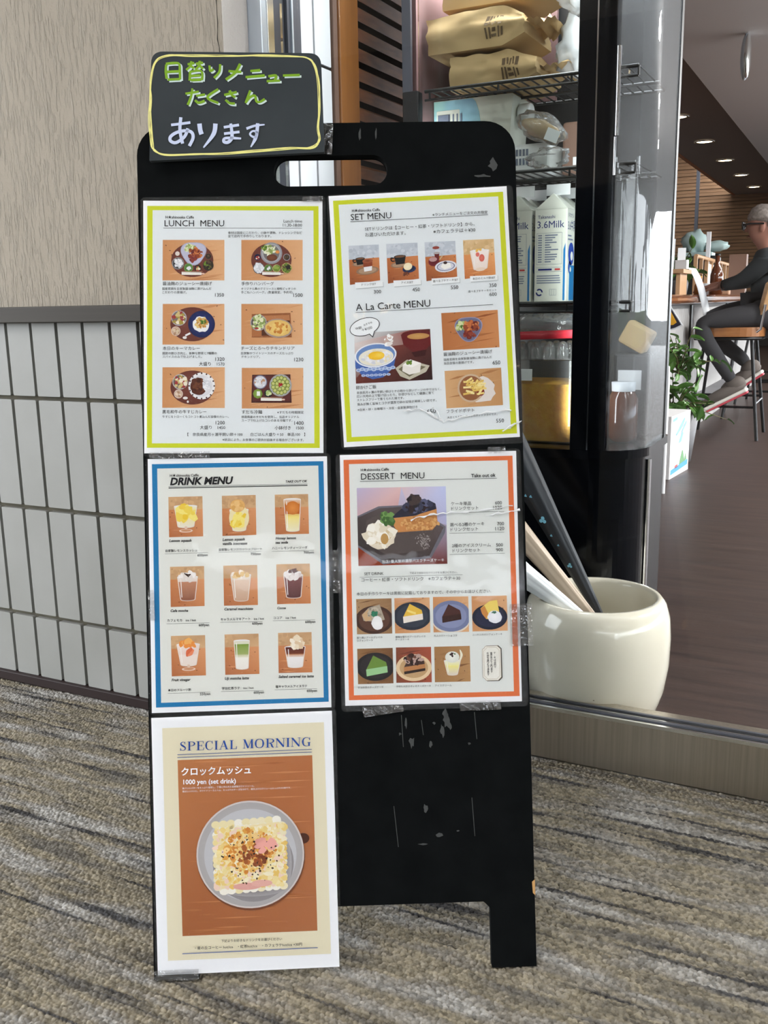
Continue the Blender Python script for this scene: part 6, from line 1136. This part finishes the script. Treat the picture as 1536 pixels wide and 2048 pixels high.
def shoe(ax, ay, az, dirx, pitch_):
    R = Matrix.Rotation(pitch_, 3, 'Y'); c = Vector((ax, ay, az))
    u_ = MB(); u_.ell(c + R @ Vector((-.055, 0, -.008)), .128, .042, .036, 20, 0, R); u_.ell(c + R @ Vector((.02, 0, .012)), .055, .036, .042, 16, 0, R); u_.build('shoe', 'shoe_grey', pr_)
    s_ = MB(); s_.obox(c + R @ Vector((-.06, 0, -.04)), .25, .078, .02, R); s_.build('shoe_sole', 'sole_white', pr_, bevel=.01, seg=3)
    s_ = MB(); s_.obox(c + R @ Vector((-.06, 0, -.055)), .24, .074, .012, R); s_.build('shoe_tread', 'sole_red', pr_, bevel=.005)
shoe(X - .155, 5.59, .285, -1, -.5); shoe(X - .095, 5.735, .365, -1, -.62)
# things on the counter (top z = .79)
CT = .7905
o = empty('menu_shelf', (-1.05, 5.2, CT), 'small raised wooden shelf on the counter holding cards', 'shelf')
a = at(1340, 530, 5.2); MB().box((-1.3, 5.08, .895), (-.862, 5.32, .915)).build('shelf_board', 'wood_light', o); 
MB().box((-.90, 5.10, CT), (-.88, 5.30, .895)).build('leg', 'wood_light', o); MB().box((-1.28, 5.10, CT), (-1.26, 5.30, .895)).build('leg', 'wood_light', o)
def cardf(x, y, z, w_, h, tilt, label, m='paper'):
    ob = MB().obox((x, y, z + h / 2 * math.cos(tilt)), w_, .004, h, Matrix.Rotation(tilt, 3, 'X') @ Matrix.Rotation(.25, 3, 'Z')).build('menu_card', m); return tag(ob, label, 'card', 'cards on the counter shelf')
cardf(-.955, 5.2, .9155, .05, .155, -.12, 'tall white card leaning on the raised counter shelf beside the fridge edge'); cardf(-.905, 5.26, .9155, .04, .11, -.05, 'short white card standing behind the leaning tall card')
ob = MB().obox((-.885, 5.16, .9165 + .022), .06, .03, .044, Matrix.Rotation(-.2, 3, 'Z')).build('card_box', 'paper'); tag(ob, 'low white box at the end of the raised counter shelf', 'box')
ob = MB().obox((-.95, 5.02, CT + .012), .09, .08, .022, Matrix.Rotation(.2, 3, 'Z')).build('napkin_stack', 'paper'); tag(ob, 'stack of white napkins under the raised counter shelf', 'napkins')
rc_ = MB(); path = [(-.885, 5.13, .918), (-.868, 5.1, .88), (-.852, 5.07, .83), (-.845, 5.05, .79), (-.838, 5.04, .72), (-.832, 5.035, .655)]
path = [atx(px, py, xx) for px, py, xx in ((1384, 536, -.868), (1394, 553, -.860), (1402, 575, -.850), (1408, 600, -.848), (1412, 620, -.848), (1414, 636, -.849))]
rc_.sheet(lambda a_, b_: (lambda t: path[int(t)].lerp(path[min(5, int(t) + 1)], t - int(t)))(b_ * 4.999) + Vector((.010 * (a_ - .5), .19 * (a_ - .5), 0)), 2, 20)
ob = rc_.build('receipt_strip', 'paper', solid=.0006); tag(ob, 'long white paper strip hanging over the counter edge', 'paper strip')
o = empty('slatted_holder', (-1.06, 7.0, CT), 'wooden slatted holder with papers standing on the counter', 'holder')
hq = MB(); c0 = atx(1392, 512, -1.06); c1 = atx(1465, 532, -1.06); 
for f in range(9): 
    t = f / 8; p = c0.lerp(c1, t); hq.box((p.x - .012, p.y - .01, CT), (p.x + .012, p.y + .01, p.z))
hq.build('upright', 'wood_light', o); MB().tube([c0, c1], .014, 6).build('top_rail', 'wood_light', o); MB().tube([(c0.x, c0.y, CT + .04), (c1.x, c1.y, CT + .04)], .012, 6).build('lower_rail', 'wood_light', o)
pg_ = MB(); m0 = c0.lerp(c1, .3); m1 = c0.lerp(c1, .5); pg_.add([(m0.x, m0.y - .03, CT + .02), (m1.x, m1.y - .03, CT + .02), (m1.x, m1.y - .03, m1.z - .03), (m0.x, m0.y - .03, m0.z - .03)], [(0, 1, 2, 3)]); pg_.build('paper_sheet', 'paper', o, solid=.004)
def bottle(px, y, h, r, m, label, name='bottle'):
    p = atx(px, 560, -.94); y = p.y; h *= y / 5.75; r *= y / 5.75; o = empty(name, (p.x, y, CT), label, 'bottle'); MB().lathe([(.0001, 0), (r, 0), (r, h * .5), (r * .8, h * .62), (r * .36, h * .78), (r * .36, h), (.0001, h)], (p.x, y, CT), 24).build('body', m, o); MB().lathe([(r * .42, h * .97), (r * .42, h * 1.02), (.0001, h * 1.02)], (p.x, y, CT), 16).build('cap', 'badge_gold' if m != 'bottle_brown' else 'steel_black', o)
bottle(1433, 5.75, .22, .035, 'bottle_brown', 'dark brown glass bottle standing on the bar counter before the slatted holder')
bottle(1400, 5.78, .10, .03, 'glass_amber', 'short amber glass bottle standing beside the white cup', 'amber_bottle')
p = atx(1409, 560, -.905); ob = MB().lathe([(.0001, 0), (.026, 0), (.033, .066), (.030, .066), (.024, .004), (.0001, .004)], (p.x, p.y, CT), 20).build('cup', 'paper'); tag(ob, 'small white cup on the counter near the reaching hand', 'cup')
p = at(1482, 580, 5.5); ob = MB().obox((-.955, 7.1, CT + .031), .13, .40, .06, Matrix.Rotation(.1, 3, 'Z')).build('paper_parcel', 'parcel_paper', bevel=.008); tag(ob, 'flat tan paper parcel lying on the counter under the sleeve', 'parcel')
o = empty('counter_monitor', (-1.26, 8.0, CT), 'low dark machine with pale trays on the back of the counter', 'machine')
MB().box((-1.42, 7.9, CT), (-1.10, 8.15, 1.09)).build('body', 'dark_plastic', o, bevel=.01); MB().box((-1.4, 7.93, 1.0905), (-1.14, 8.12, 1.12)).build('tray', 'bag_pale', o, bevel=.006)
ob = MB().ell((at(1390, 478, 8.02).x, 8.02, 1.205), .10, .06, .082, 20, 0, None, .4, 31).build('hanging_bag', 'bag_pale'); tag(ob, 'pale green upright plastic bag on the low dark counter machine', 'bag')
ob = MB().ell((at(1432, 492, 8.02).x, 8.02, 1.165), .095, .055, .04, 20, 0, None, .3, 37).build('cling_bag', 'bag_pale'); tag(ob, 'pale crumpled bag lying flat on the machine beside the white post', 'bag')
ob = MB().box((at(1417, 480, 7.8).x - .015, 7.8, CT), (at(1417, 480, 7.8).x + .015, 7.826, 1.26)).build('white_post', 'paper'); tag(ob, 'slim white upright post on the bar beside the bags', 'post')
ob = MB().box((at(1478, 480, 7.6).x - .06, 7.6, CT), (at(1478, 480, 7.6).x + .06, 7.7, 1.08)).build('side_panel_box', 'brown_pack'); tag(ob, 'brown upright box standing at the far end of the bar', 'box')
# plants
def leafy(o, cen, n, spread, size, seed, droop=.3, name='foliage'):
    r = random.Random(seed); lf = MB(); stm = MB()
    for k in range(n):
        az = 2 * PI * r.random(); el = .1 + 1.2 * r.random(); ln_ = spread * (.4 + .6 * r.random())
        tip = cen + Vector((math.cos(az) * math.cos(el) * ln_, math.sin(az) * math.cos(el) * ln_, math.sin(el) * ln_ - droop * ln_ * math.cos(el)))
        mid = cen.lerp(tip, .5) + Vector((0, 0, .12 * ln_)); stm.tube([cen, mid, tip], [.004, .003, .0015], 6)
        for j in range(3):
            p = mid.lerp(tip, j / 2); d = Vector((r.random() - .5, r.random() - .5, r.random() * .6 - .4)).normalized(); s_ = d.cross(Vector((r.random(), r.random(), 1))).normalized(); L_ = size * (.6 + .6 * r.random()); up_ = s_.cross(d)
            lf.sheet(lambda a, b: p + d * L_ * b + s_ * (a - .5) * L_ * .55 * math.sin(PI * min(1, .06 + .94 * b)) ** .8 + up_ * (-.25 * L_ * b * b + .12 * L_ * abs(a - .5) * 2), 4, 6)
    lf.build(name, 'leaf', o); stm.build('stems', 'stem', o)
pc = at(1350, 760, 4.75); o = empty('potted_plant', (pc.x, 4.75, 0), 'leafy green plant beside the fridge corner, behind the white box', 'plant')
MB().lathe([(.0001, 0), (.09, 0), (.12, .24), (.11, .24), (.10, .2), (.0001, .2)], (pc.x, 4.75, 0), 24).build('pot', 'slate', o)
leafy(o, Vector((pc.x, 4.75, .22)), 34, .30, .075, 5); leafy(o, Vector((pc.x + .02, 4.75, .42)), 24, .24, .07, 8, .2, 'upper_foliage')
pc = at(1362, 505, 6.2); o = empty('small_plant', (pc.x, 6.2, CT), 'small green plant on the counter beside the pale bag', 'plant')
MB().lathe([(.0001, 0), (.045, 0), (.055, .09), (.0001, .085)], (pc.x, 6.2, CT), 20).build('pot', 'slate', o); leafy(o, Vector((pc.x, 6.2, CT + .12)), 22, .2, .075, 15, .1)
# printed white box, hanging badge, white frame
o = empty('gift_box', (-.72, 4.35, 0), 'white box printed with blue letter and boat scene, standing on floor', 'box')
A0 = Vector((-.735, 4.21, 0)); B0 = Vector((-.706, 4.52, 0)); H0 = .275; dirv = (B0 - A0).normalized(); nb = Vector((dirv.y, -dirv.x, 0)); ln_ = (B0 - A0).length
bm_ = MB(); q = [A0, B0, B0 - nb * .16, A0 - nb * .16]; bm_.add([p + Vector((0, 0, .0005)) for p in q] + [p + Vector((0, 0, H0)) for p in q], [(3, 2, 1, 0), (4, 5, 6, 7), (0, 1, 5, 4), (1, 2, 6, 5), (2, 3, 7, 6), (3, 0, 4, 7)]); bm_.build('carton', 'box_white', o)
def BX(u, v, w_): return A0 + dirv * (u * ln_) + Vector((0, 0, v * H0)) + nb * w_
def bp(nm, polys, m):
    g_ = MB()
    for j, pl in enumerate(polys): g_.add([BX(u, v, .0008 + .0002 * j) for u, v in pl], [tuple(range(len(pl)))])
    return g_.build(nm, m, o)
bp('sea_print', [[(.05, .06), (.93, .10), (.95, .19), (.06, .14)]], 'box_sea'); bp('hill_print', [[(.48, .16), (.78, .18), (.66, .38), (.62, .38)], [(.76, .18), (.88, .19), (.80, .32)]], 'box_green'); bp('boat_print', [[(.26, .13), (.42, .14), (.40, .19), (.27, .18)]], 'box_red')
bp('letter_print', [[(.40, .52), (.56, .53), (.66, .66), (.58, .70)], [(.24, .68), (.30, .66), (.62, .78), (.72, .90), (.66, .91), (.52, .84)], [(.52, .64), (.80, .80), (.78, .86), (.56, .72)], [(.08, .90), (.30, .92), (.30, .97), (.08, .95)]], 'box_blue')
o = empty('beer_badge', at(1345, 640, 4.3), 'fan-shaped dark blue sign with a golden bar hanging above the plant', 'sign')
pA = [at(x, y, 4.3) for x, y in ((1300, 560), (1338, 606), (1366, 651), (1352, 658), (1336, 662), (1300, 664))]
def fan(pts, dy, m, nm):
    vs = [p + Vector((0, dy, 0)) for p in pts] + [p + Vector((0, dy + .004, 0)) for p in pts]; n = len(pts)
    MB().add(vs, [tuple(range(n))[::-1], tuple(range(n, 2 * n))] + [(i, (i + 1) % n, n + (i + 1) % n, n + i) for i in range(n)]).build(nm, m, o)
fan(pA, 0, 'paper', 'white_edge'); ce = sum(pA, Vector()) / 6
fan([ce + (p - ce) * .90 for p in pA], -.004, 'badge_navy', 'face'); fan([at(x, y, 4.29) for x, y in ((1330, 612), (1341, 622), (1353, 645), (1346, 650), (1338, 650), (1330, 640))], -.002, 'badge_gold', 'golden_bar')
MB().tube([pA[0], Vector((pA[0].x, pA[0].y, 2.2))], .002, 6).build('cord', 'white_plastic', o)
p0, p1 = at(1331, 866, 3.9), at(1336, 735, 3.9)
ob = MB().tube([Vector((p0.x, 3.9, 0.0)), Vector((p0.x, 3.9, .45)), Vector((p1.x, 3.9, .505)), Vector((p1.x - .03, 3.9, .525)), Vector((p1.x - .3, 3.9, .525)), Vector((p1.x - .33, 3.9, .5)), Vector((p1.x - .33, 3.9, 0.0))], .008, 10).build('white_rail', 'paper'); tag(ob, 'white tubular frame beside the fridge edge in front of the plant', 'frame')
# ------------------------------------------------------------------ type and print meshes
set_type(TEXTS + TX)
for mb_, nm, own in TODO:
    if mb_.v: mb_.build(nm, 'print_ink', own)
for ob in list(SC.objects):
    if 'W' in ob: del ob['W']
